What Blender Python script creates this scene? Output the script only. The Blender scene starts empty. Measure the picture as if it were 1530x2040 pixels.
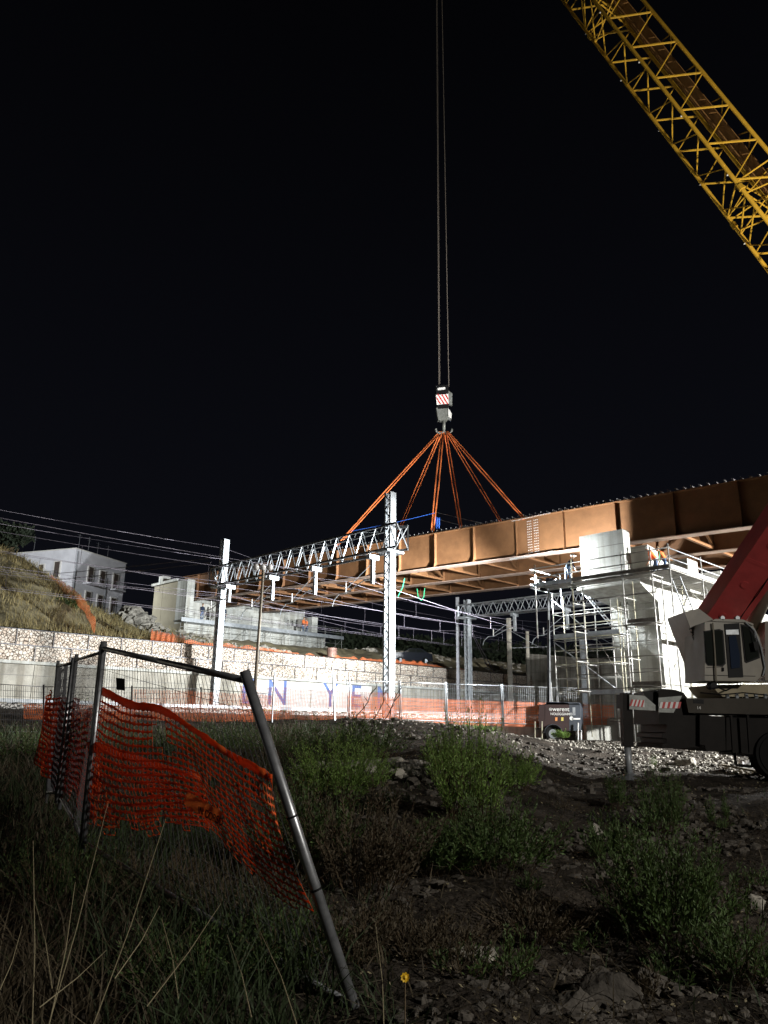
import bpy, bmesh, math, random
from mathutils import Vector, Matrix, noise
random.seed(7)
R2 = math.sqrt(.5)
sc = bpy.context.scene
COL = sc.collection
# ------------------------------------------------------------------ camera
FPX = 1500.0
PITCH, ROLL = math.radians(15.9), math.radians(.64)
CR = Matrix.Rotation(math.pi/2 + PITCH, 4, 'X') @ Matrix.Rotation(ROLL, 4, 'Z')
cam = bpy.data.cameras.new('camera'); co = bpy.data.objects.new('camera', cam); COL.objects.link(co)
co.matrix_world = CR
cam.sensor_fit = 'VERTICAL'; cam.sensor_height = 24; cam.lens = 24*FPX/2040
cam.clip_end = 3000; cam.clip_start = .05
sc.camera = co
sc.render.resolution_x = 768; sc.render.resolution_y = 1024
# ------------------------------------------------------------------ night sky
w = bpy.data.worlds.new('World'); sc.world = w; w.use_nodes = True
nt = w.node_tree; bg = nt.nodes['Background']
tc = nt.nodes.new('ShaderNodeTexCoord'); sx = nt.nodes.new('ShaderNodeSeparateXYZ')
rp = nt.nodes.new('ShaderNodeValToRGB')
nt.links.new(tc.outputs['Generated'], sx.inputs[0]); nt.links.new(sx.outputs['Z'], rp.inputs[0])
rp.color_ramp.elements[0].position = .0; rp.color_ramp.elements[0].color = (.0042, .0046, .0072, 1)
rp.color_ramp.elements[1].position = .85; rp.color_ramp.elements[1].color = (.0007, .0007, .001, 1)
nt.links.new(rp.outputs[0], bg.inputs[0]); bg.inputs[1].default_value = 1.0
sc.view_settings.view_transform = 'Standard'; sc.view_settings.look = 'None'
sc.view_settings.exposure = 0.0; sc.view_settings.gamma = 1.0
# ------------------------------------------------------------------ site lamps, plus unseen lights added for fill
def lamp(kind, name, loc, power, color, rad=.3, target=None, cone=150, blend=.6):
    l = bpy.data.lights.new(name, kind); l.energy = power; l.color = color; l.shadow_soft_size = rad
    o = bpy.data.objects.new(name, l); COL.objects.link(o); o.location = loc
    if kind == 'SPOT':
        l.spot_size = math.radians(cone); l.spot_blend = blend
        o.rotation_euler = (Vector(target)-Vector(loc)).to_track_quat('-Z', 'Y').to_euler()
    return o
COOL = (.93, .98, 1.0)
lamp('SPOT', 'flood_lamp', (8.3, 40.3, 7.95), 56000, COOL, .18, (-23, 56, -1.0), 132, .5)
lamp('SPOT', 'flood_lamp', (8.6, 39.9, 7.8), 7500, COOL, .18, (-.5, 38, 0), 84, .6)
lamp('SPOT', 'flood_lamp', (8.75, 40.45, 8.05), 5200, COOL, .12, (9, 50, 12), 172, .3)
lamp('SPOT', 'flood_lamp', (9.35, 40.3, 7.9), 3000, COOL, .18, (17, 38, 8), 150, .7)
lamp('SPOT', 'unseen_flood', (-41, 62, 19), 36000, COOL, .3, (-34, 95, 15), 128, .5)  # unseen light added out of view to brighten house and abutment side wall
lamp('SPOT', 'unseen_flood', (33, 28, 8.5), 95000, (1, .99, .96), .3, (10, 45, 4), 120, .5)
lamp('SPOT', 'unseen_flood', (38, 22, 3), 110000, (1, .93, .78), .4, (18, 50, 60), 100, .5)
lamp('SPOT', 'foreground_fill', (17, -6, 7.5), 11500, (1, .95, .86), .35, (.5, 8, -1), 92, .75)  # unseen fill added behind the camera to lift the foreground
lamp('SPOT', 'flood_lamp', (8.2, 40.4, 8.0), 42000, COOL, .18, (-15, 71, 9.5), 38, .5)
lamp('SPOT', 'unseen_flood', (27, 31, 5), 40000, (1, .99, .96), .3, (14.5, 26.5, -1), 44, .5)  # extra unseen low spot, added to brighten the gravel by the crane

# ------------------------------------------------------------------ pixel helpers (photo pixel -> ray, cut at a real distance)
def ray(x, y): return (CR.to_3x3() @ Vector((x-765, 1020-y, -FPX)))
def onY(x, y, Y): d = ray(x, y); return d*(Y/d.y)
def ons(x, y, s): d = ray(x, y); return d*(s/((d.x+d.y)*R2))
def onp(x, y, p): d = ray(x, y); return d*(p/((d.y-d.x)*R2))
def TP(s, p, z): return Vector(((s-p)*R2, (s+p)*R2, z))
T = Vector((R2, R2, 0)); B = Vector((R2, -R2, 0)); UP = Vector((0, 0, 1))
def sm(a, b, x): t = min(1, max(0, (x-a)/(b-a))); return t*t*(3-2*t)
# ------------------------------------------------------------------ materials
def mat(name, col, rough=.6, metal=0, var=.0, scale=4, bump=0, bscale=None, spec=.5, emit=None, es=0, col2=None, trans=0):
    m = bpy.data.materials.new(name); m.use_nodes = True; n = m.node_tree; b = n.nodes['Principled BSDF']
    b.inputs['Base Color'].default_value = (*col, 1); b.inputs['Roughness'].default_value = rough
    b.inputs['Metallic'].default_value = metal; b.inputs['Specular IOR Level'].default_value = spec
    tcn = n.nodes.new('ShaderNodeTexCoord')
    if var or col2:
        nz = n.nodes.new('ShaderNodeTexNoise'); nz.inputs['Scale'].default_value = scale; nz.inputs['Detail'].default_value = 7
        nz.inputs['Roughness'].default_value = .65
        n.links.new(tcn.outputs['Object'], nz.inputs['Vector'])
        r = n.nodes.new('ShaderNodeValToRGB')
        c2 = col2 or tuple(min(1, c*(1+var)) for c in col)
        c1 = tuple(c*(1-var) for c in col)
        r.color_ramp.elements[0].position = .34; r.color_ramp.elements[1].position = .66
        r.color_ramp.elements[0].color = (*c1, 1); r.color_ramp.elements[1].color = (*c2, 1)
        n.links.new(nz.outputs['Fac'], r.inputs[0]); n.links.new(r.outputs[0], b.inputs['Base Color'])
    if bump:
        nb = n.nodes.new('ShaderNodeTexNoise'); nb.inputs['Scale'].default_value = bscale or scale*3; nb.inputs['Detail'].default_value = 5
        n.links.new(tcn.outputs['Object'], nb.inputs['Vector'])
        bp = n.nodes.new('ShaderNodeBump'); bp.inputs['Strength'].default_value = bump; bp.inputs['Distance'].default_value = .05
        n.links.new(nb.outputs['Fac'], bp.inputs['Height']); n.links.new(bp.outputs[0], b.inputs['Normal'])
    if emit: b.inputs['Emission Color'].default_value = (*emit, 1); b.inputs['Emission Strength'].default_value = es
    if trans:
        o = n.nodes['Material Output']; tl = n.nodes.new('ShaderNodeBsdfTranslucent'); mx = n.nodes.new('ShaderNodeMixShader')
        tl.inputs[0].default_value = (*[min(1, c*1.2) for c in col], 1); mx.inputs[0].default_value = trans
        n.links.new(b.outputs[0], mx.inputs[1]); n.links.new(tl.outputs[0], mx.inputs[2]); n.links.new(mx.outputs[0], o.inputs[0])
    return m
def formwork(m, sz=1.2, dark=.55):
    n = m.node_tree; b = n.nodes['Principled BSDF']; lk = b.inputs['Base Color'].links[0]; src = lk.from_socket
    g = n.nodes.new('ShaderNodeNewGeometry'); tcn = n.nodes.new('ShaderNodeTexCoord'); mp = n.nodes.new('ShaderNodeMapping'); mp.inputs['Scale'].default_value = (3, 3, .12)
    n.links.new(tcn.outputs['Object'], mp.inputs[0]); nz = n.nodes.new('ShaderNodeTexNoise'); nz.inputs['Scale'].default_value = 1; nz.inputs['Detail'].default_value = 6
    n.links.new(mp.outputs[0], nz.inputs['Vector']); r = n.nodes.new('ShaderNodeValToRGB'); r.color_ramp.elements[0].position = .38; r.color_ramp.elements[1].position = .6
    r.color_ramp.elements[0].color = (dark, dark*.97, dark*.92, 1); r.color_ramp.elements[1].color = (1, 1, 1, 1); n.links.new(nz.outputs['Fac'], r.inputs[0])
    mx = n.nodes.new('ShaderNodeMix'); mx.data_type = 'RGBA'; mx.blend_type = 'MULTIPLY'; mx.inputs[0].default_value = 1
    n.links.new(src, mx.inputs[6]); n.links.new(r.outputs[0], mx.inputs[7])
    sp = n.nodes.new('ShaderNodeSeparateXYZ'); n.links.new(tcn.outputs['Object'], sp.inputs[0]); md = n.nodes.new('ShaderNodeMath'); md.operation = 'MODULO'; md.inputs[1].default_value = sz
    ad = n.nodes.new('ShaderNodeMath'); ad.operation = 'ADD'; ad.inputs[1].default_value = 100; n.links.new(sp.outputs['Z'], ad.inputs[0]); n.links.new(ad.outputs[0], md.inputs[0])
    gt = n.nodes.new('ShaderNodeMath'); gt.operation = 'GREATER_THAN'; gt.inputs[1].default_value = .03; n.links.new(md.outputs[0], gt.inputs[0])
    m2 = n.nodes.new('ShaderNodeMix'); m2.data_type = 'RGBA'; m2.inputs[6].default_value = (.2, .19, .18, 1); n.links.new(gt.outputs[0], m2.inputs[0]); n.links.new(mx.outputs[2], m2.inputs[7])
    n.links.new(m2.outputs[2], b.inputs['Base Color'])
def stone_mat(name, c1, c2, gap, scale, bump=1.0, dist=.12):
    m = bpy.data.materials.new(name); m.use_nodes = True; n = m.node_tree; b = n.nodes['Principled BSDF']; b.inputs['Roughness'].default_value = .85
    tcn = n.nodes.new('ShaderNodeTexCoord')
    v = n.nodes.new('ShaderNodeTexVoronoi'); v.feature = 'DISTANCE_TO_EDGE'; v.inputs['Scale'].default_value = scale
    v2 = n.nodes.new('ShaderNodeTexVoronoi'); v2.inputs['Scale'].default_value = scale
    nz = n.nodes.new('ShaderNodeTexNoise'); nz.inputs['Scale'].default_value = scale*2.5; nz.inputs['Detail'].default_value = 4
    for q in (v, v2, nz): n.links.new(tcn.outputs['Object'], q.inputs['Vector'])
    r = n.nodes.new('ShaderNodeValToRGB'); r.color_ramp.elements[0].position = .02; r.color_ramp.elements[1].position = dist
    n.links.new(v.outputs['Distance'], r.inputs[0])
    sp = n.nodes.new('ShaderNodeSeparateColor'); n.links.new(v2.outputs['Color'], sp.inputs[0])
    cm = n.nodes.new('ShaderNodeMix'); cm.data_type = 'RGBA'; cm.inputs[6].default_value = (*c1, 1); cm.inputs[7].default_value = (*c2, 1)
    n.links.new(sp.outputs[0], cm.inputs[0])
    c3 = n.nodes.new('ShaderNodeMix'); c3.data_type = 'RGBA'; c3.inputs[6].default_value = (*gap, 1)
    n.links.new(r.outputs[0], c3.inputs[0]); n.links.new(cm.outputs[2], c3.inputs[7]); n.links.new(c3.outputs[2], b.inputs['Base Color'])
    ad = n.nodes.new('ShaderNodeMath'); ad.operation = 'MULTIPLY_ADD'; ad.inputs[1].default_value = .25
    n.links.new(nz.outputs['Fac'], ad.inputs[0]); n.links.new(r.outputs[0], ad.inputs[2])
    bp = n.nodes.new('ShaderNodeBump'); bp.inputs['Strength'].default_value = bump; bp.inputs['Distance'].default_value = .08
    n.links.new(ad.outputs[0], bp.inputs['Height']); n.links.new(bp.outputs[0], b.inputs['Normal'])
    return m
M = {}
M['corten'] = mat('weathering_steel', (.175, .083, .036), .6, 0, .16, 1.6, .1, 14, .3)
M['corten_lit'] = mat('lit_flange_steel', (.52, .38, .31), .5, .2, .25, 1.5)  # paler copy of the girder steel, lamp light from below put into colour
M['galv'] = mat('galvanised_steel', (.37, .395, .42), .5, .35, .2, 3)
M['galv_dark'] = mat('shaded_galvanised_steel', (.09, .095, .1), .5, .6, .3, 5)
M['galv_mid'] = mat('weathered_galvanised_steel', (.22, .235, .25), .45, .5, .3, 5)
M['galv_dull'] = mat('dull_galvanised_steel', (.33, .35, .37), .45, .6, .25, 6)
M['bolt'] = mat('bright_bolt', (.8, .8, .8), .3, .6)
M['stud'] = mat('shear_stud_steel', (.3, .28, .27), .5, .4)
M['conc'] = mat('pale_concrete', (.52, .53, .5), .85, 0, .14, .8, .25, 9)
formwork(M['conc'], 1.25, .72)
M['conc_old'] = mat('stained_concrete', (.4, .38, .33), .9, 0, .35, .55, .4, 6)
M['conc_shade'] = mat('shaded_concrete', (.3, .27, .2), .9, 0, .15, .5, .2, 5)  # darker copy of the concrete, side wall's shade put into its colour
formwork(M['conc_old'], 1.5, .6)
M['gabion'] = stone_mat('gabion_stone', (.62, .5, .4), (.8, .73, .64), (.16, .12, .09), 6.2, .9, .1)
M['ballast'] = stone_mat('ballast_stone', (.4, .38, .36), (.6, .58, .55), (.08, .075, .07), 9)
M['yellow'] = mat('yellow_paint', (.62, .36, .035), .45, 0, .15, 1.2, 0)
M['rust_plate'] = mat('rusty_walkway', (.26, .13, .04), .7, 0, .3, 1)
M['rope'] = mat('wire_rope', (.16, .14, .125), .6, .3)
M['sling'] = mat('orange_sling', (.8, .2, .05), .8, 0, .15, 9)
M['black'] = mat('black_paint', (.01, .01, .011), .5, 0, .3, 3, spec=.12)
M['hook'] = mat('hook_grey', (.22, .23, .22), .5, .3, .3, 5)
M['white'] = mat('white_paint', (.78, .78, .78), .45)
M['red'] = mat('red_paint', (.5, .02, .02), .5)
M['dkred'] = mat('crane_red', (.55, .075, .075), .42, 0, .15, 1.5)
M['cream'] = mat('cream_paint', (.24, .215, .17), .45, 0, .15, 2)
M['chassis'] = mat('dark_chassis', (.014, .012, .011), .6, 0, .3, 2, spec=.12)
M['glass'] = mat('dark_glass', (.018, .021, .018), .03, 0, 0, spec=.5)
M['tyre'] = mat('tyre_rubber', (.015, .015, .015), .85, spec=.1)
M['scaf'] = mat('scaffold_tube', (.5, .5, .48), .45, .45, .35, 4)
M['scaf_dk'] = mat('scaffold_board', (.22, .21, .19), .7, .1, .3, 3)
M['scaf_yel'] = mat('yellowed_tube', (.5, .48, .36), .5, .2, .3, 4)
M['net'] = mat('orange_mesh', (.95, .2, .045), .5, 0, .1, 6, trans=.5)
M['net_far'] = mat('faded_orange_mesh', (.95, .24, .09), .6, 0, .15, 2, trans=.4)
M['fence'] = mat('fence_tube', (.34, .35, .37), .38, .7, .3, 9)
M['fwire'] = mat('fence_wire', (.12, .12, .13), .5, .5)
M['house'] = mat('house_plaster', (.7, .69, .73), .9, 0, .1, .6)
M['frame_w'] = mat('window_surround', (.75, .72, .68), .8)
M['shut'] = mat('dark_shutter', (.08, .06, .05), .7)
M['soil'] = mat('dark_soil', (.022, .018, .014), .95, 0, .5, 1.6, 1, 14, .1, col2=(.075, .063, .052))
M['hill'] = mat('dry_hill_soil', (.22, .19, .11), .95, 0, .4, .8, .6, 5)
M['dry'] = mat('dry_grass', (.34, .28, .13), .8, 0, .3, 1.5, trans=.3)
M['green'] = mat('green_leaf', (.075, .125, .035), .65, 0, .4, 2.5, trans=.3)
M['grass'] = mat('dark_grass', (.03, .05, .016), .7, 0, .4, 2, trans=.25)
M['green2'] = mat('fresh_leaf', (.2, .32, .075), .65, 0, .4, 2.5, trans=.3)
M['darkleaf'] = mat('dark_leaf', (.018, .028, .012), .8)
M['brownleaf'] = mat('brown_leaf', (.075, .058, .034), .75, 0, .4, 3, trans=.2)
M['stem'] = mat('plant_stem', (.13, .09, .05), .8)
M['stalk'] = mat('pale_stalk', (.27, .23, .14), .7)
M['rock'] = mat('pale_rock', (.3, .28, .24), .9, 0, .3, 3, .7, 10)
M['rockd'] = mat('grey_rock', (.075, .065, .054), .9, 0, .4, 2, .8, 8)
M['flower'] = mat('yellow_petal', (.8, .5, .02), .6)
M['skin'] = mat('skin', (.5, .3, .2), .6)
M['vest'] = mat('orange_vest', (.9, .2, .05), .7)
M['jeans'] = mat('blue_jeans', (.07, .12, .22), .8)
M['dkblue'] = mat('dark_jacket', (.02, .03, .055), .85, spec=.1)
M['boot'] = mat('boot', (.03, .025, .02), .8)
M['grnvest'] = mat('green_shirt', (.1, .3, .15), .8)
M['helmet'] = mat('white_helmet', (.85, .85, .85), .35)
M['bluehat'] = mat('blue_helmet', (.15, .3, .7), .35)
M['carblue'] = mat('car_paint', (.008, .012, .022), .3, .2)
M['barrel'] = mat('rusty_barrel', (.35, .2, .16), .6, .2, .3, 2)
M['bluepaint'] = mat('blue_wall_paint', (.1, .15, .34), .85, 0, .2, 3)
M['whitewash'] = mat('whitewash', (.66, .64, .62), .9, 0, .1, 1)
M['bluerope'] = mat('blue_rope', (.04, .16, .7), .7)
M['greenrope'] = mat('green_strap', (.05, .55, .25), .7)
M['emit'] = mat('lit_lamp_glass', (1, 1, 1), .3, emit=(1, 1, 1), es=60)
M['wire'] = mat('overhead_wire', (.12, .105, .13), .5, .5)
M['ceramic'] = mat('insulator', (.7, .68, .66), .3)
M['decal'] = mat('white_decal', (.8, .8, .78), .5)
M['orangedecal'] = mat('orange_decal', (.75, .3, .1), .5)
M['yeldecal'] = mat('yellow_decal', (.6, .5, .12), .5)
M['blacktext'] = mat('black_lettering', (.02, .02, .02), .6)
M['maroon'] = mat('maroon_housing', (.03, .013, .012), .5, 0, .2, 2)
M['slate'] = mat('slate_housing', (.05, .06, .075), .45, 0, .2, 2)
# ------------------------------------------------------------------ mesh builder
ORG = {}
class MB:
    def __init__(s): s.v = []; s.f = []; s.mi = []; s.cur = 0
    def add(s, vs, fs):
        n = len(s.v); s.v += [Vector(q) for q in vs]; s.f += [tuple(i+n for i in f) for f in fs]; s.mi += [s.cur]*len(fs)
    def obox(s, c, ax, ay, az):       # half-axis vectors
        c = Vector(c); v = [c+ax*i+ay*j+az*k for i in (-1, 1) for j in (-1, 1) for k in (-1, 1)]
        s.add(v, [(0, 1, 3, 2), (4, 6, 7, 5), (0, 4, 5, 1), (2, 3, 7, 6), (0, 2, 6, 4), (1, 5, 7, 3)])
    def box(s, a, b):
        a = Vector(a); b = Vector(b); c = (a+b)/2; h = (b-a)/2
        s.obox(c, Vector((h.x, 0, 0)), Vector((0, h.y, 0)), Vector((0, 0, h.z)))
    def tpbox(s, s0, s1, p0, p1, z0, z1):
        s.obox(TP((s0+s1)/2, (p0+p1)/2, (z0+z1)/2), T*(s1-s0)/2, B*(p1-p0)/2, UP*(z1-z0)/2)
    def bar(s, a, b, w, h, up=UP):
        a = Vector(a); b = Vector(b); d = (b-a).normalized(); x = d.cross(up)
        if x.length < 1e-4: x = d.cross(Vector((1, 0, 0)))
        x.normalize(); y = x.cross(d)
        s.obox((a+b)/2, (b-a)/2, x*w/2, y*h/2)
    def tube(s, a, b, r, n=8, r2=None, cap=True):
        a = Vector(a); b = Vector(b); d = (b-a).normalized(); x = d.orthogonal().normalized(); y = d.cross(x); r2 = r if r2 is None else r2
        v = [a+(x*math.cos(t)+y*math.sin(t))*r for t in [i*2*math.pi/n for i in range(n)]] + [b+(x*math.cos(t)+y*math.sin(t))*r2 for t in [i*2*math.pi/n for i in range(n)]]
        f = [(i, (i+1) % n, n+(i+1) % n, n+i) for i in range(n)]
        if cap: f += [tuple(range(n))[::-1], tuple(range(n, 2*n))]
        s.add(v, f)
    def path(s, pts, r, n=6):
        for a, b in zip(pts[:-1], pts[1:]): s.tube(a, b, r, n)
    def prism(s, poly, d):            # polygon of 3-D points, extruded by vector d
        n = len(poly); poly = [Vector(q) for q in poly]; d = Vector(d)
        s.add(poly+[q+d for q in poly], [tuple(range(n))[::-1], tuple(range(n, 2*n))]+[(i, (i+1) % n, n+(i+1) % n, n+i) for i in range(n)])
    def ball(s, c, rx, ry=None, rz=None, nu=10, nv=7, jit=0, seed=0):
        ry = ry or rx; rz = rz or rx; c = Vector(c); v = [c+Vector((0, 0, -rz))]; f = []
        for j in range(1, nv):
            t = -math.pi/2+math.pi*j/nv
            for i in range(nu):
                a = 2*math.pi*i/nu; d = Vector((math.cos(a)*math.cos(t), math.sin(a)*math.cos(t), math.sin(t)))
                k = 1+jit*noise.noise(d*1.6+Vector((seed, seed*.7, 0)))+jit*.5*noise.noise(d*4+Vector((seed, 9, 0)))
                v.append(c+Vector((d.x*rx*k, d.y*ry*k, d.z*rz*k)))
        v.append(c+Vector((0, 0, rz)))
        for i in range(nu): f.append((0, 1+(i+1) % nu, 1+i))
        for j in range(nv-2):
            for i in range(nu):
                a = 1+j*nu; f.append((a+i, a+(i+1) % nu, a+nu+(i+1) % nu, a+nu+i))
        a = 1+(nv-2)*nu
        for i in range(nu): f.append((a+i, a+(i+1) % nu, len(v)-1))
        s.add(v, f)
    def build(s, name, m, parent=None, smooth=False, loc=None):
        me = bpy.data.meshes.new(name)
        org = ORG.get(parent.name, Vector()) if parent else Vector(loc) if loc else Vector()
        if loc is None and parent is None and s.v:
            xs = [q.x for q in s.v]; ys = [q.y for q in s.v]; zs = [q.z for q in s.v]
            org = Vector(((min(xs)+max(xs))/2, (min(ys)+max(ys))/2, min(zs)))
        me.from_pydata([q-org for q in s.v], [], s.f)
        ms = m if isinstance(m, (list, tuple)) else [m]
        for q in ms: me.materials.append(M[q] if isinstance(q, str) else q)
        if len(ms) > 1: me.polygons.foreach_set('material_index', s.mi)
        if smooth: me.polygons.foreach_set('use_smooth', [True]*len(me.polygons))
        me.update(); o = bpy.data.objects.new(name, me); COL.objects.link(o)
        if parent: o.parent = parent
        else: o.location = org
        ORG[o.name] = org
        return o
def tag(o, label=None, cat=None, group=None, kind=None):
    if label: o['label'] = label
    if cat: o['category'] = cat
    if group: o['group'] = group
    if kind: o['kind'] = kind
    return o
def thing(name, loc, label, cat, group=None):
    o = bpy.data.objects.new(name, None); COL.objects.link(o); o.location = loc; ORG[o.name] = Vector(loc)
    o.empty_display_size = .2
    return tag(o, label, cat, group)
def text(name, body, size, m, parent, o, ux, uy, off=.004, ext=.002, align='LEFT'):
    cu = bpy.data.curves.new(name, 'FONT'); cu.body = body; cu.size = size; cu.extrude = ext; cu.align_x = align; cu.offset = .004*size
    t = bpy.data.objects.new(name, cu); COL.objects.link(t)
    dg = bpy.context.evaluated_depsgraph_get(); me = bpy.data.meshes.new_from_object(t.evaluated_get(dg))
    bpy.data.objects.remove(t); bpy.data.curves.remove(cu)
    ux = Vector(ux).normalized(); uy = Vector(uy).normalized(); n = ux.cross(uy)
    org = ORG[parent.name]; o = Vector(o)+n*off
    for v in me.vertices: v.co = o+ux*v.co.x+uy*v.co.y+n*v.co.z-org
    me.materials.clear(); me.materials.append(M[m]); me.name = name
    ob = bpy.data.objects.new(name, me); COL.objects.link(ob); ob.parent = parent; ORG[ob.name] = org
    return ob

# ================================================================== TERRAIN
def gz(X, Y):
    r = X/max(Y, 1.0)
    lin = -1.6+.066*(Y-3)
    terr = .2-.82*sm(0, 9, X)
    left = min(lin, terr) if Y < 40 else terr
    left = left if Y < 22 else lin+(terr-lin)*sm(22, 30, Y)
    right = -1.58+.021*(Y-3); right = right+(terr-right)*sm(25.5, 31, Y)
    wr = sm(.1, .27, r)
    z = left*(1-wr)+right*wr
    if Y < 1: z = -1.62
    p = (Y-X)*R2
    z = z+(.45-z)*sm(24, 27.5, p)
    return z
def gnoise(X, Y):
    v = Vector((X, Y, 0)); a = noise.noise(v*.35)*.12+noise.noise(v*1.1)*.08+noise.noise(v*3.1)*.05+noise.noise(v*8)*.035
    p = (Y-X)*R2
    return a*(1-.8*sm(24, 27, p))*(1 if Y < 60 else 0)
def G(X, Y): return gz(X, Y)+gnoise(X, Y)
def grid(name, xs, ys, fz, m):
    mb = MB(); nx = len(xs)
    mb.v = [Vector((x, y, fz(x, y))) for y in ys for x in xs]
    mb.f = [(j*nx+i, j*nx+i+1, (j+1)*nx+i+1, (j+1)*nx+i) for j in range(len(ys)-1) for i in range(nx-1)]
    mb.mi = [0]*len(mb.f)
    return mb.build(name, m, None, True, loc=(0, 0, 0))
ys = [-60, -20, -5]+[i*.12 for i in range(0, 130)]+[15.6+i*.3 for i in range(80)]+[40+i*2 for i in range(20)]+[85, 110, 150, 300, 900, 2500]
xs = [-2500, -600, -150, -60, -35]+[-24+i*1.0 for i in range(16)]+[-8+i*.16 for i in range(126)]+[12.2+i*.5 for i in range(30)]+[30, 45, 60, 120, 400, 2500]
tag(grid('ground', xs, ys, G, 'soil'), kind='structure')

# track bed + sleepers + rails
mb = MB(); mb.tpbox(-60, 200, 28, 41.5, .35, .62); tag(mb.build('track_bed', 'ballast'), kind='structure')
for k, pc in enumerate((31.2, 36.2)):
    r = thing('railway_track', TP(20, pc, .62), ('nearer' if k == 0 else 'farther')+' pair of steel rails on pale ballast below the stone wall', 'railway track', 'railway tracks below the gabion wall')
    for sgn in (-.72, .72):
        m_ = MB(); m_.tpbox(-30, 150, pc+sgn-.035, pc+sgn+.035, .7, .86); m_.build('rail', 'galv_dull', r)
    m_ = MB()
    for i in range(100): m_.tpbox(-5+i*.66, -4.74+i*.66, pc-1.3, pc+1.3, .6, .71)
    tag(m_.build('sleepers', 'conc_old', r))

# hillside behind the walls
def hz(s, p):
    base = 5.0+2.4*sm(43.4, 60, p)+.6*sm(45, 60, s)*sm(43.4, 60, p)
    hs = 1-sm(17, 29.5, s+(58-p)*.12)
    z = base+5.0*hs*sm(43.4, 59, p)
    z += 6.5*sm(64, 100, p)*(1-sm(60, 80, s)*.6)
    z += noise.noise(Vector((s*.3, p*.3, 0)))*.5*sm(44, 48, p)+noise.noise(Vector((s*1.2, p*1.2, 0)))*.22*sm(43.6, 46, p)
    return z
mb = MB(); S_ = [-90, -60, -40, -20, -8]+[0+i*.7 for i in range(125)]+[95, 120, 160, 240]; P_ = [43.45+i*.7 for i in range(60)]+[88, 95, 105, 120, 150, 200, 320]
mb.v = [TP(s, p, hz(s, p)) for p in P_ for s in S_]; n_ = len(S_)
mb.f = [(j*n_+i, j*n_+i+1, (j+1)*n_+i+1, (j+1)*n_+i) for j in range(len(P_)-1) for i in range(n_-1)]; mb.mi = [0]*len(mb.f)
tag(mb.build('hillside', 'hill', None, True, loc=(0, 0, 0)), kind='structure')

# ================================================================== WALLS
rw = thing('retaining_wall', TP(40, 42.6, .4), 'long low stained concrete wall with blue painted letters below the stone baskets', 'wall')
mb = MB()
for i in range(30): mb.tpbox(-50+i*6, -50+i*6+5.97, 42.45, 43.3, 0, 3.0)
mb.build('wall', 'conc_old', rw)
mb = MB(); mb.tpbox(-50, 130, 42.3, 43.35, 3.003, 3.16); mb.build('coping', 'conc', rw)
for x0, x1 in ((503, 619), (621, 740)):
    a = onp(x0, 1350, 42.45); b = onp(x1, 1350, 42.45)
    s0 = (a.x+a.y)*R2; s1 = (b.x+b.y)*R2
    mb = MB(); mb.tpbox(s0, s1, 42.43, 42.448, 1.15, 2.93); mb.build('painted_panel', 'whitewash', rw)
a = onp(533, 1350, 42.4); s0 = (a.x+a.y)*R2
for ch, ds, sz in (('E', -2.1, 1.75), ('N', 0.0, 1.75), ('Y', 5.0, 1.75), ('E', 7.7, 1.75), ('N', 10.4, 1.75)):
    text('painted_letter', ch, sz*1.35, 'bluepaint', rw, TP(s0+ds, 42.425, 1.35), (R2, R2, 0), (0, 0, 1), .002, .003)
gw = thing('gabion_wall', TP(40, 43, 3.1), 'pale stone gabion wall in wire baskets above the concrete wall', 'wall')
mb = MB()
for row, (z0, z1, pf) in enumerate(((3.165, 4.03, 42.75), (4.04, 4.9, 42.95))):
    for i in range(62):
        s0 = -44+i*2.0+(row*1.0)
        if s0 > 72: continue
        dz = noise.noise(Vector((s0, row, 3)))*.05
        mb.tpbox(s0+.012, s0+1.988, pf+noise.noise(Vector((s0*.7, 0, row)))*.05, 43.9, z0, z1+(dz if row else 0))
mb.build('stone_fill', 'gabion', gw)
mb = MB()
for row, (z0, z1, pf) in enumerate(((3.165, 4.03, 42.68), (4.04, 4.9, 42.88))):
    for i in range(58):
        s0 = -44+i*2.0+row; mb.tpbox(s0-.014, s0+.014, pf, pf+.03, z0, z1)
    for zz in (z0+.01, z1-.02): mb.tpbox(-44, 72, pf, pf+.03, zz-.014, zz+.014)
mb.build('basket_wires', 'fwire', gw)

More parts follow.
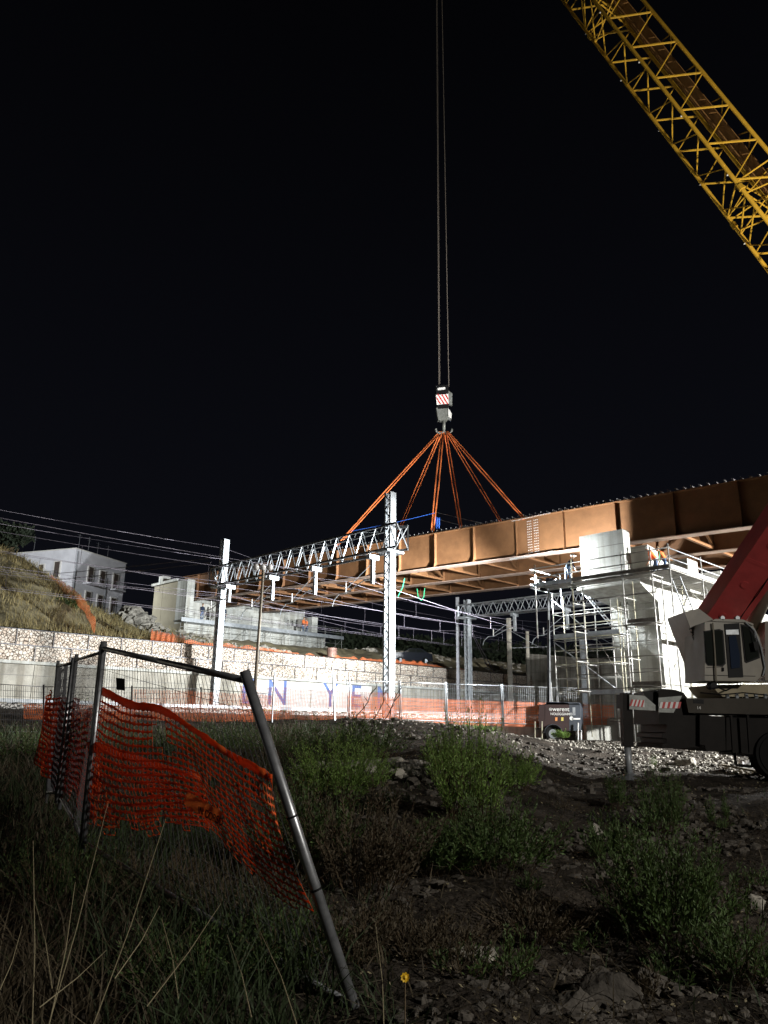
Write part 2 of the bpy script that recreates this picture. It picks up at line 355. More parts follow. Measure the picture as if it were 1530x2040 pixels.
# ================================================================== BRIDGE
def zb(p): return 9.17+.0365*p
HW = 2.42
br = thing('steel_bridge', TP(43, 20, zb(20)), 'long rust brown steel girder bridge hanging over the railway above the concrete pier', 'bridge')
P0, P1 = 5.0, 66.0
stp = [12.9+3.36*i for i in range(-2, 16)]
for gi, gs in enumerate((38.2, 43.0, 47.8)):
    mb = MB()
    a = TP(gs, P0, 0); b = TP(gs, P1, 0)
    def seg(ds0, ds1, h0, h1):
        v = []
        for pp in (P0, P1):
            for ds in (ds0, ds1):
                for h in (h0, h1): v.append(TP(gs+ds, pp, zb(pp)+h))
        mb.add(v, [(0, 1, 3, 2), (4, 6, 7, 5), (0, 4, 5, 1), (2, 3, 7, 6), (0, 2, 6, 4), (1, 5, 7, 3)])
    seg(-.012, .012, .05, HW)
    g = mb.build('girder', 'corten', br)
    mb = MB(); seg(-.36, .36, 0, .047); mb.build('bottom_flange', 'corten_lit', g)
    mb = MB(); seg(-.26, .26, HW+.002, HW+.04); mb.build('top_flange', 'corten', g)
    for pp in stp:
        mb = MB()
        for sg in ((-1,) if gi else (-1, 1)):
            q = [TP(gs+sg*.014, pp, zb(pp)+.05), TP(gs+sg*.33, pp, zb(pp)+.05), TP(gs+sg*.24, pp, zb(pp)+.42), TP(gs+sg*.24, pp, zb(pp)+HW-.0), TP(gs+sg*.014, pp, zb(pp)+HW)]
            mb.prism(q, B*.03)
        mb.build('stiffener', 'corten', g)
# splice plate and bolts
pc = 25.2
mb = MB(); mb.tpbox(38.2-.04, 38.2-.013, pc-.45, pc+.45, zb(pc)+.12, zb(pc)+HW-.1); spl = mb.build('splice_plate', 'corten', br)
mb = MB()
for i in (-3, -2, -1, 1, 2, 3):
    for j in range(13):
        c = TP(38.2-.04, pc+i*.12, zb(pc)+.24+j*.165); mb = MB(); mb.tube(c, c-T*.035, .036, 6); mb.build('bolt', 'bolt', spl)
mb = MB()
for j in range(30):
    for sg in (-.3, -.2):
        c = TP(38.2+sg, pc-1.6+j*.11, zb(pc)); mb.tube(c+UP*.045, c-UP*.05, .03, 6)
for j in range(26):
    c = TP(38.2-.26, pc-1.4+j*.11, zb(pc)+HW); mb.tube(c, c-UP*.05, .03, 6)
tag(mb.build('flange_bolts', 'bolt', spl), kind='stuff')
mb = MB()
for gs in (38.2, 43.0, 47.8):
    pp = 6.0
    while pp < 46:
        if gs < 40 or pp < 30:
            for ds in (-.16, 0.02, .18):
                c = TP(gs+ds, pp, zb(pp)+HW+.04); mb.tube(c, c+UP*.16, .014, 5); mb.tube(c+UP*.16, c+UP*.19, .03, 6)
        pp += .42
tag(mb.build('shear_studs', 'stud', br), kind='stuff')
for gs in (38.2, 43.0):
    for k, pp in enumerate(stp[:-1]):
        pq = pp+.02; z = zb(pp); mb = MB()
        mb.bar(TP(gs+.3, pq, z+.22), TP(gs+4.5, pq, z+.22), .16, .16); mb.bar(TP(gs+.3, pq, z+HW-.35), TP(gs+4.5, pq, z+HW-.35), .12, .12)
        mid = TP(gs+2.4, pq, z+HW-.35) if k % 2 else TP(gs+2.4, pq, z+.3)
        e = .4 if k % 2 else HW-.45
        mb.bar(TP(gs+.3, pq, z+e), mid, .11, .11); mb.bar(TP(gs+4.5, pq, z+e), mid, .11, .11)
        mb.prism([TP(gs+1.9, pq-.02, z+.3), TP(gs+2.9, pq-.02, z+.3), TP(gs+2.6, pq-.02, z+.62), TP(gs+2.2, pq-.02, z+.62)], B*.03)
        mb.build('cross_frame', 'corten', br)
# handrail on the deck
hr = MB(); a = TP(43, 30, zb(30)+HW); 
ra = [ons(868, 1020, 43.2), ons(915, 1032, 43.2), ons(962, 1043, 43.2)]
for q in ra: hr.tube(q, q-UP*1.4, .025, 6)
for dz in (0, -.55):
    hr.path([q+UP*dz for q in ra], .022, 6)
hr.build('handrail', 'galv', br)
rp_ = MB(); q0 = ons(866, 1022, 38.3); q1 = ons(700, 1058, 38.3)
rp_.path([q0, (q0+q1)/2-UP*.08, q1], .022, 5)
for k in range(2):
    q = ons(868+k*3, 1030, 38.25); rp_.path([q, q+B*.05-UP*.8, q+B*.18-UP*.9, q+B*.22-UP*.1], .016, 5)
tag(rp_.build('blue_rope', 'bluerope'), 'blue rope strung along the top of the bridge with a loose coil', 'rope')
gr_ = MB(); gr_.path([ons(831, 1173, 42.6), ons(833, 1190, 42.6), ons(839, 1196, 42.6), ons(844, 1190, 42.6), ons(846, 1172, 42.6)], .035, 6)
tag(gr_.build('green_strap', 'greenrope'), 'green strap hanging in a loop under the bridge girders', 'strap', 'green straps under the bridge')
gr_ = MB(); gr_.path([ons(806, 1152, 40), ons(802, 1170, 40), ons(793, 1188, 40)], .03, 6)
tag(gr_.build('green_strap', 'greenrope'), 'slack green strap trailing straight down beside the tall mast', 'strap', 'green straps under the bridge')

# ================================================================== HOOK, ROPES, SLINGS
HY = 54.0
hk = thing('hook_block', onY(885, 850, HY), 'black crane hook block with red and white stripes above the slings', 'hook block')
def H(x, y, dy=0): return onY(x, y, HY+dy)
mb = MB(); mb.prism([H(868, 768), H(893, 766), H(894, 812), H(870, 814)], (0, .5, 0)); mb.build('sheave_housing', 'black', hk)
mb = MB(); mb.prism([H(893.3, 778, .15), H(901, 784, .15), H(901, 807, .15), H(894.3, 805, .15)], (0, .25, 0)); mb.build('side_guard', 'hook', hk)
mb = MB(); mb.prism([H(872, 773, -.02), H(887, 771, -.02), H(887, 775.5, -.02), H(872, 777.5, -.02)], (0, .015, 0)); mb.build('name_plate', 'white', hk)
mb = MB(); mb.prism([H(868.5, 787, -.025), H(893.5, 784.5, -.025), H(894, 804, -.025), H(870, 806.5, -.025)], (0, .02, 0)); mb.build('warning_panel', 'white', hk)
sp_ = hk.children[-1]; mb = MB()
for k in range(5):
    x0 = 864+k*7.2; q = [(x0, 785.5), (x0+3, 785.5), (x0+15, 805), (x0+12, 805)]
    # clip to the panel
    pts = []
    def cl(pt): return (min(893.2, max(869.3, pt[0])), pt[1])
    def xat(x, e0, e1): t = (x-e0[0])/(e1[0]-e0[0]); return (x, e0[1]+t*(e1[1]-e0[1]))
    def clipx(poly, X, keep):
        out = []
        for i in range(len(poly)):
            a_, b_ = poly[i], poly[(i+1) % len(poly)]; ia = (a_[0] <= X) == keep; ib = (b_[0] <= X) == keep
            if ia: out.append(a_)
            if ia != ib: out.append(xat(X, a_, b_))
        return out
    q = clipx(q, 893.2, True); q = clipx(q, 869.6, False) if q else q
    if len(q) > 2: mb.prism([H(a_, b_, -.03) for a_, b_ in q], (0, .004, 0))
mb.build('red_stripes', 'red', sp_)
mb = MB(); mb.prism([H(871, 815), H(893, 813), H(896, 828), H(890, 836), H(877, 838), H(871, 830)], (0, .45, 0)); mb.build('hook_yoke', 'hook', hk)
mb = MB(); mb.prism([H(869, 812, -.05), H(872, 812, -.05), H(878, 836, -.05), H(873, 836, -.05)], (0, .5, 0)); mb.build('side_plate', 'hook', hk); mb = MB(); mb.prism([H(893, 813, -.05), H(900, 824, -.05), H(899, 834, -.05), H(893, 830, -.05)], (0, .5, 0)); mb.build('side_plate', 'white', hk)
mb = MB(); c0 = H(884, 838, .2); mb.tube(c0, c0-UP*.7, .13, 10)
for sg in (-1, 1):
    pts = []
    for k in range(9):
        a = math.radians(-20+k*26); pts.append(c0-UP*.62+Vector((sg*(.3-.33*math.cos(a)), 0, -.33*math.sin(a)-.1)))
    for a_, b_ in zip(pts[:-1], pts[1:]): mb.tube(a_, b_, .085, 8)
mb.build('hook', 'hook', hk, True)
TIP = Vector((5.5, 56, 94)); BASE = Vector((44, 43, 0))
for k, (x0, x1) in enumerate(((874.5, 881), (894, 896))):
    a = H(x0, 770, .2); b = Vector((a.x*1.0+(.25 if k == 0 else -.2), a.y+.3, 93))
    mb = MB(); mb.tube(a, b, .036, 6)
    if k == 0: mb.tube(a+Vector((.09, .2, 0)), b+Vector((.09, .2, 0)), .02, 6)
    tag(mb.build('hoist_rope', 'rope'), ('left' if k == 0 else 'right')+' steel hoist rope rising from the hook block into the dark sky', 'rope', 'hoist ropes above the hook block')
hb = c0-UP*1.05
sl = [((664, 1096), 38.2, -.25, 'outermost left orange sling, ending near the lattice beam'),
      ((783, 1085), 43.0, -.2, 'second orange sling from the left, passing behind the tall mast top'),
      ((861, 1064), 38.2, -.1, 'third orange sling from the left, coming down beside the blue rope'),
      ((922, 1075), 43.0, .1, 'steep orange sling just right of the hook line, meeting the deck handrail'),
      ((1003, 1048), 43.0, .2, 'dull thin orange sling second from the right'),
      ((1043, 1032), 38.2, .25, 'outermost right orange sling, ending near the bolted splice')]
for (x, y), s_, dx, lb in sl:
    e = ons(x, y, s_); st = hb+Vector((dx, 0, .15))
    mb = MB(); sd = Vector((.16, 0, 0)); low = e-UP*.0
    mid = st+(e-st)*.5
    for sg in (-1, 1):
        mb.bar(st+sd*sg*.5, mid+sd*sg*.8, .075, .05); mb.bar(mid+sd*sg*.8, e+sd*sg*.45, .075, .05)
    mb.tube(e+UP*.1, e-UP*.12, .08, 8)
    tag(mb.build('lifting_sling', 'sling'), lb, 'sling', 'orange slings from the hook to the bridge')

# ================================================================== LATTICE CRANE BOOM
bm_ = thing('crane_boom', BASE, 'tall yellow lattice crane boom leaning in from the right against the night sky', 'crane boom')
ax = (TIP-BASE).normalized(); e1 = ax.cross(UP).normalized(); e2 = e1.cross(ax)
Lb = (TIP-BASE).length
def bp_(t, i, j): return BASE+ax*t+e1*(i*2.3)+e2*(j*1.5)
t0, t1 = 4, Lb
for i in (-1, 1):
    for j in (-1, 1):
        mb = MB(); mb.tube(bp_(t0, i, j), bp_(t1, i, j), .15, 10); mb.build('chord', 'yellow', bm_, True)
PL = 3.92; NSEC = 5; TO = 59.05-14*PL
npan = int((t1-TO)/PL)
for sec in range(0, npan, NSEC):
    for i in (-1, 1):
        mb = MB()
        for k in range(sec, min(sec+NSEC, npan)):
            ta = TO+k*PL
            mb.tube(bp_(ta, i, -1), bp_(ta-1.9, i, 1), .085, 6); mb.tube(bp_(ta-PL, i, -1), bp_(ta-1.9, i, 1), .05, 6)
        mb.build('lacing', 'yellow', bm_)
    for j in (-1, 1):
        mb = MB()
        for k in range(sec, min(sec+NSEC, npan)):
            ta = TO+k*PL+(1.2 if j < 0 else -.9)
            mb.tube(bp_(ta, -1, j), bp_(ta-.3, 1, j), .06, 6); mb.tube(bp_(ta-.3, 1, j), bp_(ta-PL, -1, j), .05, 6)
        mb.build('lacing', 'yellow', bm_)
for sec in (0, 4, 9, 14, 19):
    ta = 42.5+(sec-9)*4.85
    for d in (-.6, .6):
        mb = MB()
        for (a1, a2) in (((-1, -1), (1, 1)), ((-1, 1), (1, -1)), ((-1, -1), (1, -1)), ((-1, 1), (1, 1)), ((-1, -1), (-1, 1)), ((1, -1), (1, 1))):
            mb.tube(bp_(ta+d, *a1), bp_(ta+d*1.6, *a2), .06, 6)
        mb.build('section_frame', 'yellow', bm_)
    for i in (-1, 1):
        for j in (-1, 1): mb = MB(); mb.tube(bp_(ta-.22, i, j), bp_(ta+.22, i, j), .23, 10); mb.build('section_joint', 'yellow', bm_)
mb = MB()
q = [bp_(t0, -.35, .82), bp_(t0, .5, .82), bp_(t1, .5, .82), bp_(t1, -.35, .82)]
mb.prism(q, e2*.06); mb.build('walkway', 'rust_plate', bm_)
mb = MB()
for k in range(int((t1-t0)/1.6)):
    ta = t0+k*1.6; mb.tube(bp_(ta, .5, .85), bp_(ta+.3, .5, 1.0)+e2*.2, .02, 4); mb.tube(bp_(ta, -.35, .85), bp_(ta+.3, -.35, .95)-e2*.7, .02, 4)
mb.tube(bp_(t0, .1, .5), bp_(t1, .1, .5), .05, 5); mb.tube(bp_(t0, -.1, .5), bp_(t1, -.1, .5), .05, 5)
mb.build('walkway_hooks', 'rust_plate', bm_)
mb = MB()
for k in range(npan*2):
    c = bp_(t0+k*PL*.85, 1, -1) if k % 2 else bp_(t0+k*PL*.85, -1, -1)
    mb.ball(c-e2*.2, .07, nu=6, nv=4)
mb.build('pin_heads', 'white', bm_)

# ================================================================== CATENARY GANTRIES
def mast(parent, s, p, zt, z0=.4, a=.2, b=.21):
    root = MB()
    for sg in (-1, 1):
        root.tpbox(s-a, s+a, p+sg*b-.012, p+sg*b+.012, z0, zt)
        for q in (-1, 1): root.tpbox(s+q*a-.008, s+q*a+.008, p+sg*b-(.09 if sg > 0 else 0)+.0, p+sg*b+(.09 if sg < 0 else 0), z0, zt)
    m = root.build('mast', 'galv', parent)
    mb = MB(); z = z0+.1; k = 0
    while z+.42 < zt:
        for q in (-1, 1):
            f = 1 if k % 2 else -1
            mb.bar(TP(s+q*(a+.016), p-b*f, z), TP(s+q*(a+.016), p+b*f, z+.42), .012, .055)
        z += .42; k += 1
    mb.build('lacing_bars', 'galv_dull', m)
    return m
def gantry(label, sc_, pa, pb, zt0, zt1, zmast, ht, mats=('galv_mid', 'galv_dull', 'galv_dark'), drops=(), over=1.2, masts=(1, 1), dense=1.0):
    g = thing('overhead_line_gantry', TP(sc_, pa, .4), label, 'gantry', 'steel gantries carrying the overhead wires')
    L = pb-pa+over*2; n = int(L/(.95*dense)); hw = .42
    mb = MB()
    def z_(p): return zt0+(zt1-zt0)*(p-pa)/(pb-pa)
    P = [pa-over+L*i/n for i in range(n+1)]
    for q in (-hw, hw):
        for dz in (0, -ht): mb.bar(TP(sc_+q, P[0], z_(P[0])+dz), TP(sc_+q, P[-1], z_(P[-1])+dz), .1, .1)
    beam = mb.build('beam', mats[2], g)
    mb = MB()
    for i in range(n):
        for q in (-hw, hw):
            m_ = (P[i]+P[i+1])/2
            mb.bar(TP(sc_+q, P[i], z_(P[i])-ht), TP(sc_+q, m_, z_(m_)), .04, .03); mb.bar(TP(sc_+q, m_, z_(m_)), TP(sc_+q, P[i+1], z_(P[i+1])-ht), .04, .03)
        f = 1 if i % 2 else -1
        for dz in (0.01, -ht-.01):
            mb.bar(TP(sc_-hw*f, P[i], z_(P[i])+dz), TP(sc_+hw*f, P[i+1], z_(P[i+1])+dz), .04, .035)
    for pe in (P[0], P[-1]):
        mb.bar(TP(sc_-hw, pe, z_(pe)), TP(sc_+hw, pe, z_(pe)-ht), .05, .05); mb.bar(TP(sc_+hw, pe, z_(pe)), TP(sc_-hw, pe, z_(pe)-ht), .05, .05)
        for q in (-hw, hw): mb.bar(TP(sc_+q, pe, z_(pe)), TP(sc_+q, pe, z_(pe)-ht), .07, .07)
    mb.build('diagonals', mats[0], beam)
    for pm, on in ((pa, masts[0]), (pb, masts[1])):
        if on:
            m = mast(g, sc_, pm, zmast)
            mb = MB(); mb.tpbox(sc_-.6, sc_+.6, pm-.42, pm+.42, z_(pm)-ht-.16, z_(pm)-ht-.05); mb.build('clamp_bracket', 'galv', g)
    for dp, dl in drops:
        z = z_(dp)-ht
        mb = MB(); mb.tpbox(sc_-.34, sc_+.34, dp-.13, dp+.13, z-.3, z-.06)
        mb.tpbox(sc_-.08, sc_+.08, dp-.09, dp+.09, z-dl, z-.3); d = mb.build('drop_post', 'galv', g)
        mb = MB(); c = TP(sc_, dp, z-dl+.25); t_ = TP(sc_, dp+2.0, z-dl-.25)
        mb.tube(c, c+B*-.55, .05, 8); mb.tube(TP(sc_, dp+.5, z-dl+.3), t_, .03, 6); mb.tube(TP(sc_, dp+.1, z-.5), t_+UP*.2, .02, 5)
        pts = [t_+B*.0, t_+B*-.5+UP*.02, t_+B*-.9-UP*.25, t_+B*-1.05-UP*.6]; mb.path(pts, .028, 6)
        mb.build('cantilever_arm', 'galv', d)
        mb = MB()
        mb.tube(c+B*-.1, c+B*-.5, .06, 8); mb.build('insulator', 'ceramic', d); mb = MB()
        mb.tube(t_+UP*.05, t_+UP*.55, .05, 8, .03)
        mb.build('insulator', 'ceramic', d)
    return g
def pos_p(x, s_): d = ray(x, 1150); k = s_/((d.x+d.y)*R2); q = d*k; return (q.y-q.x)*R2
SG = 26.35
dr = [(pos_p(x, SG), l) for x, l in ((459, 1.15), (544, 1.5), (628, 1.6), (742, 1.55))]
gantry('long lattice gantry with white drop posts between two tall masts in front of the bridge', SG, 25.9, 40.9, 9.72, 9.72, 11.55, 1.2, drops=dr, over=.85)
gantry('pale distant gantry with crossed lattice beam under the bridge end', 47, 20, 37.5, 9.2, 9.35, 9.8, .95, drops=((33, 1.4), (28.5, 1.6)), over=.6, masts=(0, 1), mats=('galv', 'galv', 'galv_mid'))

# pole between: old pole with loudspeaker lamps
lp = thing('lamp_pole', onY(508, 1400, 33), 'thin brown pole with unlit floodlight heads in front of the lattice beam', 'lamp post')
a = onY(505, 1402, 33); b = onY(525, 1132, 33); mb = MB(); mb.tube(a-UP*.8, b, .085, 10, .05); mb.build('pole', mat('brown_pole', (.2, .17, .13), .6, .2, .2, 3), lp, True)
mb = MB(); mb.bar(b+Vector((-.42, 0, -.02)), b+Vector((.42, 0, -.02)), .05, .05); mb.build('crossbar', 'galv_dull', lp)
for dx, nm in ((-.3, 0), (.0, 0), (.3, 0)):
    mb = MB(); c = b+Vector((dx, -.1, .08)); mb.tube(c+Vector((0, .1, .05)), c+Vector((0, -.16, -.1)), .08, 10, .15); mb.build('floodlight_head', 'ceramic', lp, True)

# other posts down the line
def post(label, x, y0, y1, Y, r, m='conc_old', arm=None):
    a = onY(x[1], y1, Y); b = onY(x[0], y0, Y)
    t = thing('catenary_post', a, label, 'post', 'single posts beside the railway')
    mb = MB(); mb.bar(a-UP*1.5, b, r*2, r*1.6, Vector((0, 1, 0))); mb.build('shaft', m, t)
    if arm:
        mb = MB(); c = onY(x[0]+1, arm, Y); mb.tube(c, c+Vector((3.6, .5, .2)), .04, 6); mb.tube(c+UP*1.6, c+Vector((2.6, .4, .2)), .025, 5); mb.build('bracket_arm', 'galv_dull', t)
    return t
post('grey concrete post just left of the grey end wall, with a side arm', (1013, 1017), 1232, 1398, 66, .19, arm=1291)
post('thin grey post standing at the corner of the grey end wall', (1050, 1053), 1258, 1390, 74, .15)
post('slim pale post behind the left pier scaffold', (1159, 1166), 1270, 1420, 58, .17, 'galv', arm=1290)
post('dark lattice post close behind the white mast of the far gantry', (911, 913), 1190, 1400, 62, .14, 'fwire')
st_ = MB()
for dx in (0, 8): st_.tube(onY(940+dx*.3, 1262, 59.5), onY(978+dx, 1342, 66), .03, 5)
tag(st_.build('guy_wire', 'wire'), 'pair of slanting guy wires anchoring the far gantry mast', 'guy wire')

# overhead wires
def wire(s0, s1, p0, p1, z0, z1, r=.011, sag=0, n=14, label=None, drop=None):
    mb = MB(); pts = []
    for i in range(n+1):
        u = i/n; pts.append(TP(s0+(s1-s0)*u, p0+(p1-p0)*u, z0+(z1-z0)*u-sag*4*u*(1-u)))
    mb.path(pts, r, 4)
    if drop:
        for i in range(1, n, 2): mb.tube(pts[i], Vector((pts[i].x, pts[i].y, drop)), .008, 4)
    return tag(mb.build('overhead_wire', 'wire'), label, 'wire', 'overhead railway wires')
far_ = 'thin pale railway wire running from the left under the bridge toward the far gantry'
for p_, zc in ((28.8, 6.0), (33.0, 6.1), (36.8, 6.0), (38.6, 6.2)):
    for (sa, sb) in ((-8, SG), (SG, 47), (47, 85)):
        wire(sa, sb, p_+.1, p_-.1, zc+1.25, zc+1.25, .009, .55, 12, label='sagging railway support wire with short hangers in the bundle below the bridge', drop=zc)
    wire(-8, 85, p_, p_, zc, zc, .01, 0, 6, label='taut railway contact wire in the bundle below the bridge')
for p_, z_ in ((41, 11.0), (40.7, 10.2), (27.4, 7.2), (40.2, 7.9)):
    for (sa, sb, zz) in ((-10, SG, 0), (SG, 47, -1.4), (47, 90, -1.4)):
        wire(sa, sb, p_, p_, z_+(0 if sa < 30 else zz), z_+(zz if sb > 30 else 0), .009, .35, 10, label='slack feeder wire strung between the gantries above the tracks')
for k, (y0, y1) in enumerate(((1150, 1112), (1164, 1121))):
    mb = MB(); mb.path([onY(-40, y0+6, 64), onY(200, (y0+y1)/2+4, 56), onY(420, y1, 47.2)], .025, 4)
    tag(mb.build('overhead_wire', 'wire'), ('upper' if k == 0 else 'lower')+' violet lit wire rising from the hillside to the left mast', 'wire', 'overhead railway wires')
# ================================================================== PIER
def px_p(x, s_, y=1150): d = ray(x, y); k = s_/((d.x+d.y)*R2); q = d*k; return (q.y-q.x)*R2
pr = thing('bridge_pier', TP(42, 19, -.7), 'pale concrete bridge pier with wide cap behind scaffolding on the right', 'bridge pier')
mb = MB(); pA, pB = 17.7, 20.4
for z0, z1 in ((-.8, 2.15), (2.165, 4.4), (4.415, 6.5)): mb.tpbox(38.3, 56, pA, pB, z0, z1)
mb.build('column', 'conc', pr)
mb = MB(); q0, q1 = 17.3, 20.9
mb.add([TP(35.6, q0, 7.45), TP(35.6, q1, 7.45), TP(58, q1, 7.45), TP(58, q0, 7.45), TP(35.6, q0, 7.1), TP(35.6, q1, 7.1), TP(38.3, q1-.5, 6.52), TP(38.3, q0+.4, 6.52), TP(56, q1-.5, 6.52), TP(56, q0+.4, 6.52), TP(58, q1, 7.1), TP(58, q0, 7.1)],
       [(0, 1, 2, 3), (0, 4, 5, 1), (4, 7, 6, 5), (7, 9, 8, 6), (9, 11, 10, 8), (11, 3, 2, 10), (0, 3, 11, 9), (0, 9, 7, 4), (1, 5, 6, 8), (1, 8, 10, 2)])
mb.build('cap', 'conc', pr)
mb = MB(); mb.tpbox(35.75, 36.45, 18.1, 20.65, 7.453, 10.08); mb.build('end_block', 'conc', pr)
mb = MB(); mb.prism([TP(37.2, 17.5, 7.453), TP(39.6, 17.5, 7.453), TP(39.6, 17.5, 8.7), TP(38.2, 17.5, 9.3), TP(37.2, 17.5, 9.4)], B*-3.0); mb.build('bearing_pedestal', 'conc', pr)
mb = MB(); mb.tpbox(42.3, 43.7, 17.6, 20.5, 7.453, 9.5); mb.build('bearing_pedestal', 'conc', pr)
mb = MB(); mb.tpbox(47.1, 48.5, 17.6, 20.5, 7.453, 9.5); mb.build('bearing_pedestal', 'conc', pr)
# footing and loose blocks
fb = MB(); fb.box((onY(1270, 1440, 41.2).x, 41.2, -.95), (onY(1168, 1440, 41.2).x, 41.8, .2))
tag(fb.build('concrete_block', 'conc'), 'long grey concrete block lying between the lighting trailer and the crane outrigger', 'concrete block', 'concrete blocks on the site floor')
fb = MB(); a = onY(990, 1440, 41.2); fb.box((a.x, 41.2, -.9), (a.x+2.3, 41.8, .24))
tag(fb.build('concrete_block', 'conc'), 'pale concrete block behind the left end of the lighting trailer', 'concrete block', 'concrete blocks on the site floor')
fb = MB(); a = onY(1150, 1432, 43); fb.box((a.x, 43, -.6), (a.x+3.4, 43.6, .55))
tag(fb.build('concrete_block', 'conc'), 'brightly lit concrete block farther back, right of the lighting trailer', 'concrete block', 'concrete blocks on the site floor')

# ================================================================== SCAFFOLD
sf = thing('pier_scaffold', TP(34.3, 20, -.6), 'tall tube scaffold with plank decks and guard rails wrapped around the concrete pier', 'scaffold')
ZL = [-.55, 1.9, 3.35, 4.85, 6.3, 7.25]
cnt = {}
def tb(nm, a, b, r=.03, m='scaf', n=7):
    if cnt.get(nm, 0) >= 96: return
    cnt[nm] = cnt.get(nm, 0)+1
    k = MB(); k.tube(a, b, r, n); return k.build(nm, m, sf, True)
fr = 34.3; bk = 35.3
pf = [px_p(x, fr) for x in (1066, 1139, 1240, 1299, 1336)]
for i, p_ in enumerate(pf):
    z1 = 8.55; z0 = (4.6, 1.62, -.55, -.55, -.55)[i]
    tb('standard', TP(fr, p_, z0), TP(fr, p_, z1), .035, 'scaf' if i != 1 else 'scaf_yel')
for i, p_ in enumerate(pf[:4]):
    if i in (1, 2, 3): tb('standard', TP(bk, p_, 1.62 if i == 1 else -.55), TP(bk, p_, 7.2), .03, 'scaf_yel' if i == 2 else 'scaf')
for i in range(1, 3):
    for z in ZL[1:]:
        tb('ledger', TP(fr, pf[i]+.15, z), TP(fr, pf[i+1]-.15, z), .03, 'scaf_dk')
        if z < 7: tb('ledger', TP(fr, pf[i]+.1, z+.7), TP(fr, pf[i+1]-.1, z+.7), .024, 'scaf' if z > 3 else 'scaf_dk')
for z in ZL[1:]:
    for i in (1, 2, 3): tb('transom', TP(fr-.1, pf[i], z-.07), TP(bk+.2, pf[i], z-.07), .026)
for z in (7.85, 8.35):           # guard rails of the top platform
    tb('guard_rail', TP(fr-.04, pf[0]+.3, z), TP(fr-.04, pf[1], z), .03, 'galv'); tb('guard_rail', TP(fr-.04, pf[1], z), TP(fr-.04, pf[4]-.1, z), .03, 'scaf_dk')
def deck(nm, s0, s1, p0, p1, z, m='scaf_dk', toe=True):
    k = MB(); w_ = .3; i = 0; sgn = 1
    while s0+i*w_ < s1-.05:
        k.tpbox(s0+i*w_, s0+i*w_+w_-.02, p0, p1, z, z+.05); i += 1
    k.build(nm, m, sf)
deck('deck', fr, 35.55, pf[4], pf[0]+.35, 7.3)
k = MB(); k.tpbox(fr-.05, fr-.02, pf[4], pf[1], 7.36, 7.56); k.build('toe_board', 'scaf_dk', sf)
k = MB(); k.tpbox(fr-.05, fr-.02, pf[1]+.02, pf[0]+.3, 7.36, 7.54); k.build('toe_board', 'galv', sf)
# platform along the long face, running away to the right
for s_ in (34.3, 38.0, 41.5, 45, 48.5):
    pp = pf[4] if s_ > 34.4 else pf[4]
    if s_ > 34.4:
        tb('standard', TP(s_, pf[4], -.4), TP(s_, pf[4], 8.5), .035); tb('standard', TP(s_, pf[4]+1.1, -.4), TP(s_, pf[4]+1.1, 7.2), .03, 'scaf_yel')
        tb('transom', TP(s_, pf[4], 7.2), TP(s_, 17.2, 7.2), .026); tb('brace', TP(s_, pf[4]+.1, 6.1), TP(s_, pf[4]+1.0, 7.2), .022)
for z in (7.85, 8.35): tb('guard_rail', TP(34.3, pf[4], z), TP(50, pf[4], z), .03, 'galv')
k = MB()
for i in range(6): k.tpbox(35.57, 50, pf[4]+.02+i*.26, pf[4]+.26+i*.26, 7.3, 7.35)
k.build('deck', 'scaf_dk', sf)
k = MB(); k.tpbox(34.35, 50, pf[4]-.05, pf[4]-.02, 7.36, 7.56); k.build('toe_board', 'galv', sf)
for z in (4.8, 2.0):
    k = MB()
    for i in range(3): k.tpbox(37.5, 50, pf[4]+.05+i*.3, pf[4]+.33+i*.3, z, z+.05)
    k.build('deck', 'scaf_dk', sf); tb('guard_rail', TP(37.5, pf[4], z+.5), TP(50, pf[4], z+.5), .024); tb('guard_rail', TP(37.5, pf[4], z+1), TP(50, pf[4], z+1), .024)
for i, s_ in enumerate((38.0, 41.5, 45)):
    for j in range(3): tb('brace', TP(s_, pf[4]-.04, -.2+j*2.6), TP(s_+3.4, pf[4]-.04, 2.3+j*2.6) if (i+j) % 2 else TP(s_+3.4, pf[4]-.04, -.2+j*2.6+2.5), .026)
    tb('brace', TP(s_+3.2, pf[4]-.05, 1.9), TP(s_+.2, pf[4]-.05, 6.9), .026)
# ladder leaning below the corner
def ladder(a, b, wv, nm='ladder', m='galv', n=10, par=None):
    k = MB(); k.bar(a-wv, b-wv, .05, .04); k.bar(a+wv, b+wv, .05, .04)
    for i in range(n): c = a+(b-a)*((i+.5)/n); k.tube(c-wv, c+wv, .018, 5)
    return k.build(nm, m, par or sf)
ladder(TP(37.8, pf[4]+.5, 4.9), TP(36.2, pf[4]+.6, 7.3), B*.22)
# decks on the front bays
for z, ia, ib in ((4.85, 1, 3), (1.9, 2, 3)):
    k = MB()
    for i in range(3): k.tpbox(fr+.03+i*.31, fr+.33+i*.31, pf[ib], pf[ia]-.05 if ia == 2 else pf[2]-.1, z+.03, z+.08)
    k.tpbox(fr-.03, fr-.0, pf[ib], pf[2]-.1, z+.09, z+.27); k.build('deck', 'scaf_dk', sf)
